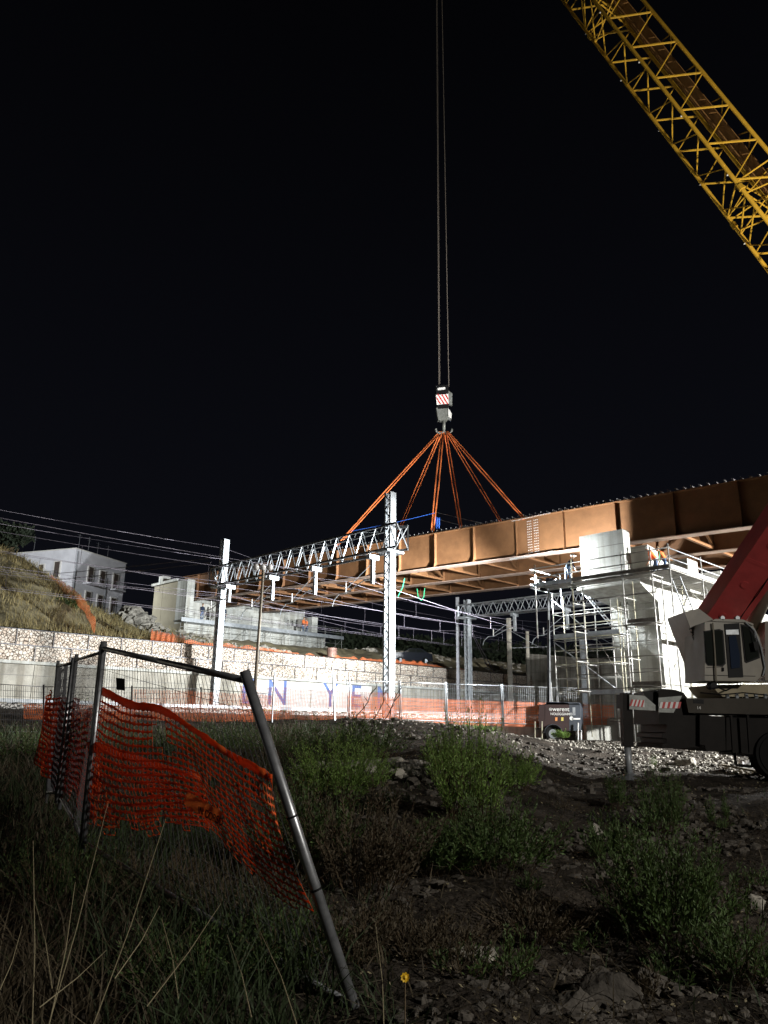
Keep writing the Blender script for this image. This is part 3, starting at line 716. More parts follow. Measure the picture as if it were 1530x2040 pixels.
# stair tower left of the pier
sv = 36.6
pl = [px_p(x, sv) for x in (1098, 1160, 1212, 1226)]
for j, s_ in enumerate((sv, sv+1.1)):
    for i, p_ in enumerate(pl): tb('standard', TP(s_, p_, -.4), TP(s_, p_, 6.6 if i else 7.3), .03, ('scaf', 'scaf_yel')[(i+j) % 2])
for z in (1.9, 2.6, 3.35, 4.1, 4.75, 5.5, 6.2): 
    tb('ledger', TP(sv, pl[0], z), TP(sv, pl[3], z), .026, 'scaf_yel' if int(z*10) % 2 else 'scaf')
    tb('ledger', TP(sv+1.1, pl[0], z), TP(sv+1.1, pl[3], z+.02), .024)
for z in (1.9, 3.35, 4.75, 6.2):
    for p_ in pl: tb('transom', TP(sv-.1, p_, z-.06), TP(sv+1.2, p_, z-.06), .024)
for a_, b_, z in ((0, 3, 4.8), (1, 3, 1.75)):
    k = MB()
    for i in range(3): k.tpbox(sv+.03+i*.34, sv+.34+i*.34, pl[b_], pl[a_], z, z+.06)
    k.tpbox(sv-.04, sv-.01, pl[b_], pl[a_], z+.03, z+.22); k.build('deck', 'galv', sf)
tb('brace', TP(sv-.05, pl[0], 7.0), TP(sv-.05, pl[1], 5.2), .035, 'galv'); tb('brace', TP(sv-.05, pl[0], 4.6), TP(sv-.05, pl[2], 2.0), .035, 'galv'); tb('brace', TP(sv+.3, pl[1]-.6, 4.5), TP(sv+.3, pl[3], 2.0), .02, 'scaf_dk')
ladder(TP(sv+.4, pl[2]-.1, 4.9), TP(sv+.2, pl[1]-.1, 7.0), T*.22)
tb('guard_rail', TP(fr, pf[0]+.3, 7.3), TP(fr+2.5, pf[0]+.3, 7.3), .03, 'galv')
for z in (7.85, 8.35): tb('guard_rail', TP(fr, pf[0]+.3, z), TP(fr+3.2, pf[0]+.3, z), .03, 'galv')
tb('standard', TP(fr+3.0, pf[0]+.3, 6.6), TP(fr+3.0, pf[0]+.3, 8.5), .03, 'galv')
tb('ledger', TP(fr, pf[2]+1.2, .5), TP(fr, pf[4]-2.3, .5), .03, 'scaf_dk'); tb('ledger', TP(fr, pf[2]+1.2, .35), TP(fr, pf[4]-2.3, .35), .026, 'scaf_dk')

# ================================================================== ABUTMENT
ab = thing('bridge_abutment', TP(45, 65, 6.8), 'pale concrete abutment with side wall at the far left end of the bridge', 'abutment')
mb = MB(); mb.tpbox(36.2, 53.2, 62, 66.5, 6.3, 9.0); mb.build('footing_wall', 'conc', ab)
mb = MB(); mb.prism([TP(38.0, 63.8, 9.003), TP(52.5, 63.8, 9.003), TP(52.5, 63.8, 9.9), TP(49.3, 63.8, 10.4), TP(48.6, 63.8, 10.9), TP(38.0, 63.8, 11.3)], B*-2.6); mb.build('bearing_shelf', 'conc', ab)
mb = MB(); mb.tpbox(51.6, 52.4, 62.3, 63.7, 9.004, 11.2); mb.build('end_block', 'conc', ab)
mb = MB(); mb.tpbox(36.2, 37.0, 62.02, 63.79, 9.004, 13.1); mb.tpbox(36.25, 54, 66.52, 67.4, 6.5, 13.0); mb.build('back_wall', 'conc', ab)
mb = MB(); mb.tpbox(36.2, 36.7, 66.53, 68.2, 4, 13.05); mb.build('side_wall', 'conc_shade', ab)
mb = MB(); mb.tpbox(36.05, 37.2, 63.81, 68.6, 13.12, 13.35); mb.tpbox(36.1, 36.9, 66.5, 67.3, 13.36, 13.95); mb.build('coping', 'conc', ab)
mb = MB(); mb.tpbox(36.2, 36.7, 63.8, 66.49, 9.006, 13.05); mb.build('side_wall', 'conc_shade', ab)
mb = MB(); mb.tpbox(36.19, 36.195, 62.1, 66.49, 6.3, 9.0); mb.build('side_wall', 'conc_shade', ab)  # thin skin over the footing end, carrying the same painted shade
# abutment scaffold
sf = thing('abutment_scaffold', TP(45, 60.5, 6.8), 'long low tube scaffold with walkway standing in front of the left abutment', 'scaffold'); cnt = {}
for i in range(9):
    s_ = 35.6+i*2.35
    for p_ in (61.6, 60.6): tb('standard', TP(s_, p_, 6.6), TP(s_, p_, 10.2 if p_ < 61 else 9), .03, n=5)
    if i < 8: tb('brace', TP(s_, 60.55, 7), TP(s_+2.3, 60.55, 8.9) if i % 2 else TP(s_+2.3, 60.55, 8.9), .022, n=5)
for z in (7.7, 8.4, 9.5, 10.05): tb('ledger', TP(35, 60.56, z), TP(54.6, 60.56, z), .026, n=5)
mb = MB(); mb.tpbox(35, 54.6, 60.6, 61.9, 8.95, 9.05); mb.tpbox(35, 54.6, 60.5, 60.55, 8.9, 9.25); mb.build('deck', 'galv', sf)

# ================================================================== HOUSE
hu = Vector((.344, .939, 0)); hv = Vector((-.939, .344, 0)); ha = Vector((-41.8, 100, 0))
hs = thing('house', ha+Vector((0, 0, 13)), 'two storey pale house with flat roof and balconies beyond the grassy slope', 'house')
def HP(u, v, z): return ha+hu*u+hv*v+UP*z
mb = MB(); mb.obox(HP(5.2, 7, 17.3), hu*5.2, hv*7, UP*5.5); mb.build('wall', 'house', hs)
mb = MB(); mb.obox(HP(5.2, 7, 22.87), hu*5.3, hv*7.1, UP*.06); mb.build('roof_edge', 'frame_w', hs)
def win(u, v, z, hgt, face, balc=False):
    if face == 'v': c = HP(-.0, v, z); ww = hv; n = -hu
    else: c = HP(u, -.0, z); ww = hu; n = -hv
    mb = MB(); mb.obox(c+n*.06, ww*.62, n*.07, UP*(hgt/2+.14)); f = mb.build('window', 'frame_w', hs)
    mb = MB(); mb.obox(c+n*.14, ww*.42, n*.02, UP*(hgt/2)); mb.build('shutter', 'shut', f)
    if balc:
        mb = MB(); mb.obox(c+n*.6-UP*(hgt/2+.1), ww*1.1, n*.6, UP*.09); mb.build('balcony_slab', 'house', hs)
        mb = MB()
        for i in range(9): mb.bar(c+n*1.15+ww*(-1.05+i*.26)-UP*(hgt/2), c+n*1.15+ww*(-1.05+i*.26)-UP*(hgt/2-1), .03, .03)
        mb.bar(c+n*1.15-ww*1.07-UP*(hgt/2-1), c+n*1.15+ww*1.07-UP*(hgt/2-1), .05, .05); mb.build('balcony_railing', 'fwire', hs)
for v in (2.8, 5.6, 8.2): win(0, v, 19.9, 2.0 if v > 3 else 2.5, 'v', v < 3)
win(0, 3.4, 16.3, 1.8, 'v'); 
for u, h_, bl in ((3.2, 2.3, 1), (5.6, 1.7, 0), (8.4, 2.3, 1)): win(u, 0, 19.7 if h_ > 2 else 19.9, h_, 'u', bl)
for u, h_, bl in ((3.2, 2.4, 1), (5.6, 1.8, 0), (8.4, 2.3, 1)): win(u, 0, 16.2 if h_ > 2 else 16.4, h_, 'u', bl)
for u, v in ((1.5, 1), (3.4, 1), (6.4, 2), (8.6, 2), (.6, 8)):
    a = HP(u, v, 22.9); mb = MB(); mb.tube(a, a+UP*2.4, .035, 5); mb.bar(a+UP*2.2-hu*.5, a+UP*2.2+hu*.5, .03, .03); mb.bar(a+UP*1.9-hu*.35, a+UP*1.9+hu*.35, .03, .03)
    mb.build('antenna', 'fwire', hs)
mb = MB(); mb.tube(HP(.3, -.08, 13), HP(.3, -.08, 22.5), .06, 6); mb.tube(HP(6.6, -.08, 13), HP(6.6, -.08, 20), .05, 6); mb.build('drainpipe', 'galv_dull', hs)
mb = MB(); mb.obox(HP(4.5, -2.2, 13.7), hu*4.2, hv*.15, UP*.55); tag(mb.build('garden_wall', 'house'), 'low pale wall in front of the two storey house', 'wall')

# rubble and rocks at the end of the embankment
tag_r = []
def rock(x, y, s_, r, label, m='rock', group='rocks on the bank', Y=None, sd=0, n=(14, 9)):
    c = onY(x, y, Y) if Y else ons(x, y, s_)
    k = MB(); k.ball(c, r, r*.85, r*.7, n[0], n[1], .55, sd)
    return tag(k.build('rock', m), label, 'rock', group)
def scatter(name, label, cat, pts, m, r0, r1, sides=(7, 5)):
    k = MB()
    for c in pts:
        r = (r0+(r1-r0)*random.random()**2.5)*min(1, .35+c.y*.05)
        r = min(r, .008+c.y*.006) if m == 'rockd' else r; k.ball(c, r*random.uniform(.8, 1.4), r*random.uniform(.7, 1.2), r*random.uniform(.5, .8), sides[0], sides[1], .7, random.random()*50)
    return tag(k.build(name, m), label, cat, kind='stuff')
pts = []
for i in range(420):
    s_ = random.uniform(28, 36); p_ = random.uniform(44.5, 60); pts.append(TP(s_, p_, hz(s_, p_)+.02))
for i in range(300):
    s_ = random.uniform(52, 85); p_ = random.uniform(46, 62); pts.append(TP(s_, p_, hz(s_, p_)))
scatter('rubble', 'pale broken rubble strewn over the embankment above the stone wall', 'rubble', pts, 'rock', .08, .4)

pts = []
for i in range(330):
    u = random.uniform(-1, 1); c = onY(262+u*48+random.gauss(0, 6), 1252-38*(1-u*u)*random.random(), 66+random.uniform(-1.2, 1.2)); pts.append(c)
scatter('rubble_heap', 'heap of broken pale rubble beside the shaded abutment side wall', 'rubble', pts, 'rock', .12, .75, (7, 5))
# tree on the hill, bush on the hill, dark hedge
def leafcloud(k, c, rx, ry, rz, n, size, flat=.5):
    for i in range(n):
        while True:
            d = Vector((random.uniform(-1, 1), random.uniform(-1, 1), random.uniform(-1, 1)))
            if .15 < d.length < 1 and noise.noise(Vector((d.x*2.2+c.x, d.y*2.2+c.y, d.z*2.2)))+.22 > d.length*.25: break
        q = c+Vector((d.x*rx, d.y*ry, d.z*rz)); a = Vector((random.gauss(0, 1), random.gauss(0, 1), random.gauss(0, 1))).normalized(); b = a.orthogonal().normalized()
        s_ = size*random.uniform(.6, 1.4); k.add([q, q+a*s_*.5+b*s_*.28, q+a*s_, q+a*s_*.5-b*s_*.28], [(0, 1, 2, 3)])
def tree(c, h, r, label, m='green', n=5000, leaf=.35, name='tree', cat='tree', group=None):
    t = thing(name, c, label, cat, group); k = MB(); k.tube(c-UP*.3, c+UP*h*.55, .16, 8, .08)
    for i in range(7):
        a = i*.9; k.tube(c+UP*h*(.2+.05*i), c+UP*h*(.45+.06*i)+Vector((math.cos(a), math.sin(a), 0))*r*.7, .06, 5, .02)
    k.build('trunk', 'stem', t)
    k = MB()
    for i in range(8):
        a = i*2.4; q = c+UP*h*(.5+.05*(i % 4))+Vector((math.cos(a), math.sin(a), 0))*r*.45*(i > 0)
        leafcloud(k, q, r*.55, r*.55, h*.24, n//8, leaf)
    k.build('crown', m, t); return t
tree(onY(8, 1118, 58), 3.6, 2.1, 'dark bushy tree at the top of the grassy slope on the left edge', 'darkleaf', n=4200, leaf=.3)
tree(onY(128, 1219, 51)-UP*.3, 1.3, 1.1, 'round green bush growing on the dry slope below the house', n=1800, leaf=.18, name='bush', cat='bush')
for i in range(16):
    x = 690+i*36; c = onY(x, 1300+i*2.4, 112); c.z -= 1.5
    if i % 1 == 0: tree(c, 5.0+noise.noise(Vector((i, 0, 0)))*2, 3.2, 'dark tree crown in the unlit row behind the far embankment', n=500, leaf=.9, m='darkleaf', group='dark trees beyond the tracks')
# barrel and parked car
a = onY(661, 1309, 62); k = MB(); k.tube(a-UP*.2, a+UP*.72, .4, 16); k.tube(a+UP*.2, a+UP*.24, .42, 16); k.tube(a+UP*.5, a+UP*.54, .42, 16)
tag(k.build('barrel', 'barrel'), 'rusty metal barrel on the bank above the stone wall', 'barrel')
cr = onY(822, 1323, 72); car = thing('parked_car', cr, 'dark blue car parked half hidden on the bank behind the orange netting', 'car')
def C(x, z, y=0): return cr+Vector((x*.95, x*.3-y*.95*1.0+0, z))
k = MB(); k.prism([C(-2, .35), C(-2.05, .8), C(-1.7, 1.0), C(-.9, 1.08), C(-.3, 1.45), C(.9, 1.48), C(1.5, 1.12), C(2.0, 1.0), C(2.05, .35)], (-.3, 1.7, 0)); k.build('body', 'carblue', car)
k = MB(); k.prism([C(-.75, 1.1, .02), C(-.28, 1.4, .02), C(.3, 1.42, .02), C(.3, 1.1, .02)], (0, .03, 0)); k.build('window', 'glass', car)
k = MB(); k.prism([C(.38, 1.1, .02), C(.38, 1.42, .02), C(.85, 1.42, .02), C(1.3, 1.12, .02)], (0, .03, 0)); k.build('window', 'glass', car)
for dx in (-1.25, 1.3):
    k = MB(); c = C(dx, .33, .05); k.tube(c, c+Vector((-.05, .25, 0)), .33, 14); wh = k.build('wheel', 'tyre', car)
    k = MB(); k.tube(c-Vector((0, .01, 0)), c+Vector((0, .02, 0)), .2, 12); k.build('rim', 'galv', wh)

# grey end wall behind the scaffold
a = onY(1047, 1388, 76); b = onY(1047, 1302, 76); c = onY(1225, 1315, 68); d = onY(1225, 1400, 68)
k = MB(); k.prism([a-UP*2, b, c, d-UP*2], (.5, .6, 0)); tag(k.build('end_wall', 'conc_old'), 'tall weathered grey concrete wall behind the left pier scaffold', 'wall')

# ================================================================== NETS AND FENCES
def net(name, S, nu, nv, m, label, cat='netting', group=None, fill=.68, octo=True, bands=(), thick=0, parent=None, tear=None):
    k = MB(); gv = {}
    P = [[S(i/nu, j/nv) for j in range(nv+1)] for i in range(nu+1)]
    for i in range(nu+1):
        for j in range(nv+1): k.v.append(P[i][j])
    def idx(i, j): return i*(nv+1)+j
    emid = {}
    def mid(a, b):
        key = (min(a, b), max(a, b))
        if key not in emid: k.v.append((k.v[a]+k.v[b])/2); emid[key] = len(k.v)-1
        return emid[key]
    for i in range(nu):
        for j in range(nv):
            q = [idx(i, j), idx(i+1, j), idx(i+1, j+1), idx(i, j+1)]
            if tear and tear(i/nu, j/nv): continue
            if j in bands: k.f.append(tuple(q)); continue
            c = (k.v[q[0]]+k.v[q[1]]+k.v[q[2]]+k.v[q[3]])/4
            q0_, q1_, q2_, q3_ = [k.v[z] for z in q]
            if octo:
                o = []
                for t in range(4): o += [q[t], mid(q[t], q[(t+1) % 4])]
                inn = []
                for t, g in enumerate(o):
                    A_, B2 = ((-.36, -.34), (0, -.46), (.36, -.34), (.5, 0), (.36, .34), (0, .46), (-.36, .34), (-.5, 0))[t]
                    A_ = .5+A_*fill*1.12; B2 = .5+B2*fill*.92
                    k.v.append((q0_*(1-A_)+q1_*A_)*(1-B2)+(q3_*(1-A_)+q2_*A_)*B2); inn.append(len(k.v)-1)
            else:
                o = q; inn = []
                for g in o: k.v.append(c+(k.v[g]-c)*fill); inn.append(len(k.v)-1)
            n_ = len(o)
            for t in range(n_): k.f.append((o[t], o[(t+1) % n_], inn[(t+1) % n_], inn[t]))
    k.mi = [0]*len(k.f)
    o = k.build(name, m, parent, True)
    if thick: md = o.modifiers.new('thick', 'SOLIDIFY'); md.thickness = thick
    if label: tag(o, label, cat, group)
    return o
def curve(pts, u):
    # pts: (u, x, y, Y)
    for a, b in zip(pts[:-1], pts[1:]):
        if u <= b[0]+1e-9:
            t = (u-a[0])/(b[0]-a[0]); t2 = t
            return tuple(a[i]+(b[i]-a[i])*t2 for i in (1, 2, 3))
    return pts[-1][1:]
def smooth_curve(pts, u, h=.03):
    acc = [0, 0, 0]
    for q, w_ in ((-2, .1), (-1, .2), (0, .4), (1, .2), (2, .1)):
        c = curve(pts, min(1, max(0, u+q*h)))
        for i in range(3): acc[i] += c[i]*w_
    return acc
# leaning foreground panel
LT = onY(207, 1278, 7.0); LBm = onY(163, 1700, 7.1); RT = onY(487, 1336, 4.5); RB = onY(724, 2060, 4.65)
fp = thing('site_fence', LBm, 'steel fence panel leaning over in the foreground with orange netting on it', 'fence', 'temporary fence panels')
def pole(nm, a, b, r, par, m='fence'):
    k = MB(); k.tube(a, b, r, 14); return k.build(nm, m, par, True)
pole('post', LT, LBm, .03, fp); pole('post', RT, RB, .031, fp)
TL_ = LT+(LBm-LT)*.035; TR_ = RT+(RB-RT)*.03
k = MB(); k.path([TL_, TL_+(TR_-TL_)*.5+UP*.0, TR_], .022, 12); k.build('top_rail', 'fence', fp, True)
k = MB(); BL_ = LT+(LBm-LT)*.95; BR_ = RT+(RB-RT)*.93; k.tube(BL_, BR_, .02, 8); k.build('bottom_rail', 'fence', fp, True)
k = MB()
for i in range(1, 46):
    t = i/46; a = TL_+(TR_-TL_)*t; b = BL_+(BR_-BL_)*t; bow = Vector((0, -.04*math.sin(math.pi*t), 0)); k.tube(a, a+(b-a)*.5+bow, .0019, 4); k.tube(a+(b-a)*.5+bow, b, .0019, 4)
for j in range(1, 9):
    t = j/9; k.tube(TL_+(BL_-TL_)*t, TR_+(BR_-TR_)*t, .0019, 4)
k.build('wire_mesh', 'fwire', fp)
k = MB(); k.prism([onY(231, 1350, 6.4), onY(248, 1352, 6.3), onY(248, 1376, 6.3), onY(232, 1374, 6.4)], (0, .01, 0)); k.build('tag_plate', 'black', fp)
for t in (.42, .62):
    k = MB(); c = RT+(RB-RT)*t; d_ = (RB-RT).normalized(); k.tube(c, c+d_*.012, .0325, 14); k.build('wire_tie', 'black', fp)
top = [(0, 200, 1368, 6.95), (.1, 225, 1378, 6.6), (.22, 262, 1398, 6.2), (.38, 318, 1402, 5.8), (.52, 372, 1440, 5.45), (.7, 440, 1484, 5.05), (.85, 505, 1520, 4.75), (1, 548, 1545, 4.6)]
bot = [(0, 170, 1600, 7.0), (.1, 200, 1640, 6.6), (.22, 250, 1650, 6.2), (.38, 330, 1640, 5.75), (.52, 400, 1640, 5.35), (.66, 450, 1690, 5.0), (.8, 520, 1760, 4.8), (.92, 590, 1815, 4.65), (1, 637, 1832, 4.6)]
def S1(u, v):
    a = smooth_curve(top, u); b = smooth_curve(bot, u); vv = v
    x = a[0]+(b[0]-a[0])*vv; y = a[1]+(b[1]-a[1])*vv; Y = a[2]+(b[2]-a[2])*vv
    if u > .55: x += -28*math.sin(math.pi*vv)*(u-.55)/.45*.6
    q = onY(x, y, Y)
    q += Vector((.3, -.8, 0))*(.05*math.sin(u*15+v*3.5)+.035*math.sin(u*31-v*6)+.03*noise.noise(Vector((u*9, v*5, 0)))+.06*math.sin(v*4+u*4))
    q.z += .012*noise.noise(Vector((u*22, v*12, 5)))
    return q
net('safety_net', S1, 42, 17, 'net', 'sagging orange mesh net tied to the leaning fence panel in the foreground', group='orange safety nets', bands=(0,), fill=.93, thick=.0016, tear=lambda u, v: v > .97-.3*max(0, noise.noise(Vector((u*11, 1, 0)))+.1) or (noise.noise(Vector((u*7, v*5, 8))) > .43))
top2 = [(0, 172, 1478, 6.9), (.3, 200, 1478, 6.7), (.6, 250, 1500, 6.4), (.8, 300, 1512, 6.1), (1, 402, 1545, 5.5)]
bot2 = [(0, 172, 1655, 6.9), (.2, 215, 1665, 6.6), (.45, 280, 1672, 6.2), (.75, 350, 1655, 5.8), (1, 430, 1660, 5.5)]
def S2(u, v):
    a = smooth_curve(top2, u); b = smooth_curve(bot2, u)
    q = onY(a[0]+(b[0]-a[0])*v, a[1]+(b[1]-a[1])*v, a[2]+.22)
    return q+Vector((.2, .8, 0))*(.04*math.sin(u*13+v*4)+.03*noise.noise(Vector((u*9, v*5, 7))))
net('safety_net', S2, 24, 11, 'net', 'second orange net drooping behind the leaning panel, with a solid top band', group='orange safety nets', bands=(0,), fill=.92, thick=.0016, tear=lambda u, v: v > .95-.5*max(0, noise.noise(Vector((u*8, 4, 0)))+.15))
# lettering on the net band
tn = bpy.data.objects['safety_net']
q = onY(411, 1612, 5.08); ux = (onY(442, 1628, 4.95)-q).normalized(); n_ = Vector((0, -1, .0)); uy = UP-ux*(UP.dot(ux))
sb = MB(); e_ = onY(384, 1592, 5.2); n_ = Vector((-.2, -.9, .15))*.12; e_ = e_+n_; sb.add([e_-uy*.045+Vector((0, .012, 0)), onY(455, 1634, 4.9)+n_-uy*.045+Vector((0, .012, 0)), onY(455, 1634, 4.9)+n_+uy*.04+Vector((0, .012, 0)), e_+uy*.04+Vector((0, .012, 0))], [(0, 1, 2, 3)])
sbo = sb.build('printed_band', 'net', tn)
text('lettering', 'IN CORSO', .062, 'blacktext', tn, q+n_-uy*.03, ux, uy, .004, .001)

# farther panels of the same fence (left)
def panel(pts, label, net_=None, Yr=None, wires=30, r=.022, mm='fence', wm='fwire', group='temporary fence panels', base=True):
    (a, b, c, d) = [onY(*q) for q in pts]      # left top, left bottom, right top, right bottom
    t = thing('site_fence', b, label, 'fence', group)
    pole('post', a, b, r, t, mm); pole('post', c, d, r, t, mm)
    k = MB(); ta = a+(b-a)*.04; tc_ = c+(d-c)*.04; k.tube(ta, tc_, r*.75, 8); k.build('top_rail', mm, t, True)
    k = MB(); ba = a+(b-a)*.93; bc = c+(d-c)*.93; k.tube(ba, bc, r*.75, 8); k.build('bottom_rail', mm, t, True)
    k = MB()
    for i in range(1, wires):
        u = i/wires; k.tube(ta+(tc_-ta)*u, ba+(bc-ba)*u, .0022 if Yr is None else Yr, 3, cap=False)
    for i in range(1, 8): u = i/8; k.tube(ta+(ba-ta)*u, tc_+(bc-tc_)*u, .0022 if Yr is None else Yr, 3, cap=False)
    k.build('wire_mesh', wm, t)
    return t
panel(((116, 1316, 9.6), (92, 1600, 9.6), (146, 1310, 8.6), (112, 1600, 8.6)), 'narrow dark fence panel seen nearly edge on, left of the netted panel')
panel(((153, 1303, 8.5), (118, 1612, 8.5), (203, 1284, 7.2), (160, 1700, 7.3)), 'dark fence panel joining the edge-on panel to the leaning panel', wires=40)
panel(((120, 1330, 10.6), (106, 1560, 10.6), (132, 1322, 10.0), (114, 1580, 10)), 'farthest dark fence panel in the stack at the left', wires=8)
def S3(u, v):
    a = smooth_curve([(0, 100, 1372, 9.9), (.3, 95, 1392, 9.7), (.6, 128, 1388, 9.3), (1, 166, 1392, 8.3)], u); b = smooth_curve([(0, 72, 1520, 9.9), (.3, 84, 1545, 9.7), (.6, 118, 1560, 9.3), (1, 140, 1600, 8.3)], u)
    q = onY(a[0]+(b[0]-a[0])*v, a[1]+(b[1]-a[1])*v, a[2]-.15)
    return q+Vector((.6, -.5, 0))*(.09*math.sin(u*18+v*5)+.06*noise.noise(Vector((u*12, v*9, 2))))
net('safety_net', S3, 24, 14, 'net', 'crumpled bright orange net bunched on the edge-on fence panels at the left', group='orange safety nets', fill=.6, thick=.0016)
def S4(u, v):
    a = smooth_curve([(0, 166, 1420, 8.3), (.5, 180, 1412, 7.8), (1, 200, 1404, 7.3)], u); b = smooth_curve([(0, 136, 1560, 8.3), (.5, 160, 1610, 7.8), (1, 190, 1650, 7.3)], u)
    q = onY(a[0]+(b[0]-a[0])*v, a[1]+(b[1]-a[1])*v, a[2]+.1)
    return q+Vector((.4, .6, 0))*.05*math.sin(u*10+v*6)
net('safety_net', S4, 14, 16, 'net', 'narrow orange net hanging between the two dark left posts', group='orange safety nets', fill=.68, thick=.0016)

# dark wire fence behind (mid distance) with red nets
def ruled(p0, p1, q0, q1, rip=.1, f=9):
    A, B_, C_, D = [onY(*z) for z in (p0, p1, q0, q1)]
    def S(u, v):
        a = A+(B_-A)*u; b = C_+(D-C_)*u; q = a+(b-a)*v
        return q+Vector((.3, 1, 0))*(rip*math.sin(u*f+v*2.5)+rip*.6*noise.noise(Vector((u*f*1.3, v*3, f))))+UP*rip*.5*noise.noise(Vector((u*f, v*2, 1)))*(1-v)
    return S
mids = [((-30, 1357, 22), (-30, 1465, 22), (86, 1364, 23), (86, 1465, 23)), ((88, 1364, 23), (88, 1465, 23), (262, 1366, 24.5), (258, 1462, 24.5)), ((264, 1366, 24.5), (260, 1462, 24.5), (400, 1369, 26), (397, 1460, 26)), ((402, 1369, 26), (399, 1460, 26), (545, 1380, 27.5), (540, 1456, 27.5))]
lbs = ['thin dark wire fence panel at the far left edge before the concrete wall', 'thin dark wire fence panel behind the left orange nets', 'thin dark wire fence panel before the left mast foot', 'thin dark wire fence panel seen through the leaning panel, below the painted letters']
for q, lb in zip(mids, lbs): panel(q, lb, Yr=.006, wires=26, r=.014, mm='fwire')
net('safety_net', ruled((45, 1402, 23.2), (270, 1404, 24.8), (45, 1432, 23.2), (270, 1440, 24.8), .05, 12), 60, 10, 'net', 'dark red net strip low on the wire fence behind the left posts', group='orange safety nets', fill=.7, octo=False)
net('safety_net', ruled((264, 1372, 24.6), (545, 1385, 27.3), (262, 1434, 24.6), (545, 1440, 27.3), .05, 14), 90, 22, 'net', 'fine dark red net behind the leaning panel, below the stone wall', group='orange safety nets', fill=.84, octo=False)
net('safety_net', ruled((478, 1366, 27.4), (800, 1382, 29.5), (470, 1442, 27.4), (800, 1446, 29.5), .08, 20), 110, 26, 'net', 'wavy red net hung on thin stakes in front of the painted letters', group='orange safety nets', fill=.8, octo=False)
for x0, y0, x1, y1, Y, lb in ((547, 1338, 541, 1450, 27, 'thin stake at the left end of the wavy red net'), (662, 1328, 667, 1450, 28, 'tall thin stake holding the middle of the wavy red net'), (666, 1342, 668, 1450, 28.2, 'shorter stake touching the tall thin stake'), (696, 1346, 698, 1446, 30, 'slim pale stake behind the wavy red net, beside the painted N')):
    k = MB(); k.tube(onY(x0, y0, Y), onY(x1, y1, Y), .03, 6); tag(k.build('fence_stake', 'galv_dull'), lb, 'stake', 'thin stakes in the netting')
# galvanised panels on the right
xr = [690, 796, 888, 1000, 1110, 1224]
for i in range(len(xr)-1):
    ya = 1352+i*3.6; yb = 1352+(i+1)*3.6; Ya = 34+i*1.85; Yb = 34+(i+1)*1.85
    panel(((xr[i]+1, ya, Ya), (xr[i]+4, ya+84, Ya), (xr[i+1]-2, yb, Yb), (xr[i+1]+1, yb+84, Yb)), ['bright galvanised fence panel beside the tall mast', 'bright fence panel just right of the tall mast', 'bright fence panel in front of the far gantry mast', 'bright fence panel left of the lighting trailer', 'bright fence panel behind the lighting trailer', 'bright fence panel under the front pier scaffold', 'bright fence panel behind the crane outrigger'][i], Yr=.006, wires=28, r=.024, mm='galv', wm='galv')
    ug = [0, .3, .7, 1]
    net('safety_net', ruled((xr[i]+3, ya+34, Ya+.06), (xr[i+1], yb+35, Yb+.06), (xr[i]+4, ya+84, Ya+.06), (xr[i+1]+2, yb+84, Yb+.06), .035, 8+i), 44, 16, 'net_far', 'orange net on the '+['galvanised panel beside the tall mast', 'panel just right of the tall mast', 'panel before the far gantry mast', 'panel left of the lighting trailer', 'panel behind the lighting trailer', 'panel under the pier scaffold', 'panel behind the crane outrigger'][i], group='orange safety nets', fill=.62, octo=False)
# net along the hillside top and along the gabion top
def hnet(pts, h, label, nu=80, nv=8, fill=.6):
    P = [onp(x, y, p) for x, y, p in pts]; n = len(P)-1
    def S(u, v):
        t = u*n; i = min(n-1, int(t)); q = P[i]+(P[i+1]-P[i])*(t-i)
        return q+UP*(h*(1-v)*(1+.25*noise.noise(Vector((u*20, 0, 3)))))+Vector((.4, -.5, 0))*.12*math.sin(u*40+v*3)
    net('safety_net', S, nu, nv, 'net_far', label, group='orange safety nets', fill=fill, octo=False)
hnet([(188, 1262, 43.6), (170, 1222, 48), (140, 1190, 53), (110, 1172, 56), (78, 1160, 57)], .75, 'orange net running down the edge of the dry grass slope')
hnet([(297, 1295, 43.6), (365, 1305, 43.6)], 1.2, 'orange net bunched on the stone wall before the shaded side wall', 40, 12)
hnet([(365, 1306, 43.7), (520, 1318, 43.7), (630, 1332, 43.7), (660, 1338, 43.7)], .95, 'long faded orange net along the stone wall top under the abutment', 120, 8)
hnet([(664, 1334, 44), (770, 1340, 44), (850, 1344, 44)], 1.0, 'faded orange net on the wall top right of the barrel', 90, 8)
hnet([(800, 1334, 44.5), (870, 1344, 44.5), (1045, 1370, 44.5)], .8, 'darker red orange net on the wall top past the parked car', 110, 8)

# ================================================================== LIGHTING TRAILER
GY = 40.0
gt = thing('lighting_trailer', onY(1110, 1470, GY), 'dark box trailer with a tall mast of lit floodlights beside the pier', 'lighting tower')
A0 = onY(1073, 1468, GY); k0 = gt.location
def GP(x, y, dy=0): return onY(x, y, GY+dy)
dv = Vector((.42, 1.05, 0)).normalized()*1.15
k = MB(); k.prism([GP(1085, 1456), GP(1134, 1456), GP(1134, 1402), GP(1131, 1400), GP(1090, 1399), GP(1086, 1403)], dv); k.build('body', 'maroon', gt)
k = MB(); k.prism([GP(1134.2, 1456), GP(1156, 1455), GP(1156, 1404), GP(1151, 1401), GP(1134.2, 1402)], dv*.98); k.build('rear_housing', 'slate', gt)
k = MB(); k.prism([GP(1073, 1452), GP(1085, 1454), GP(1085, 1404), GP(1074, 1403)], dv*.9); k.build('front_housing', 'maroon', gt)
k = MB(); k.prism([GP(1086, 1403.5), GP(1156, 1404), GP(1153, 1399.5), GP(1090, 1398)], dv*1.02); k.build('lid', 'slate', gt)
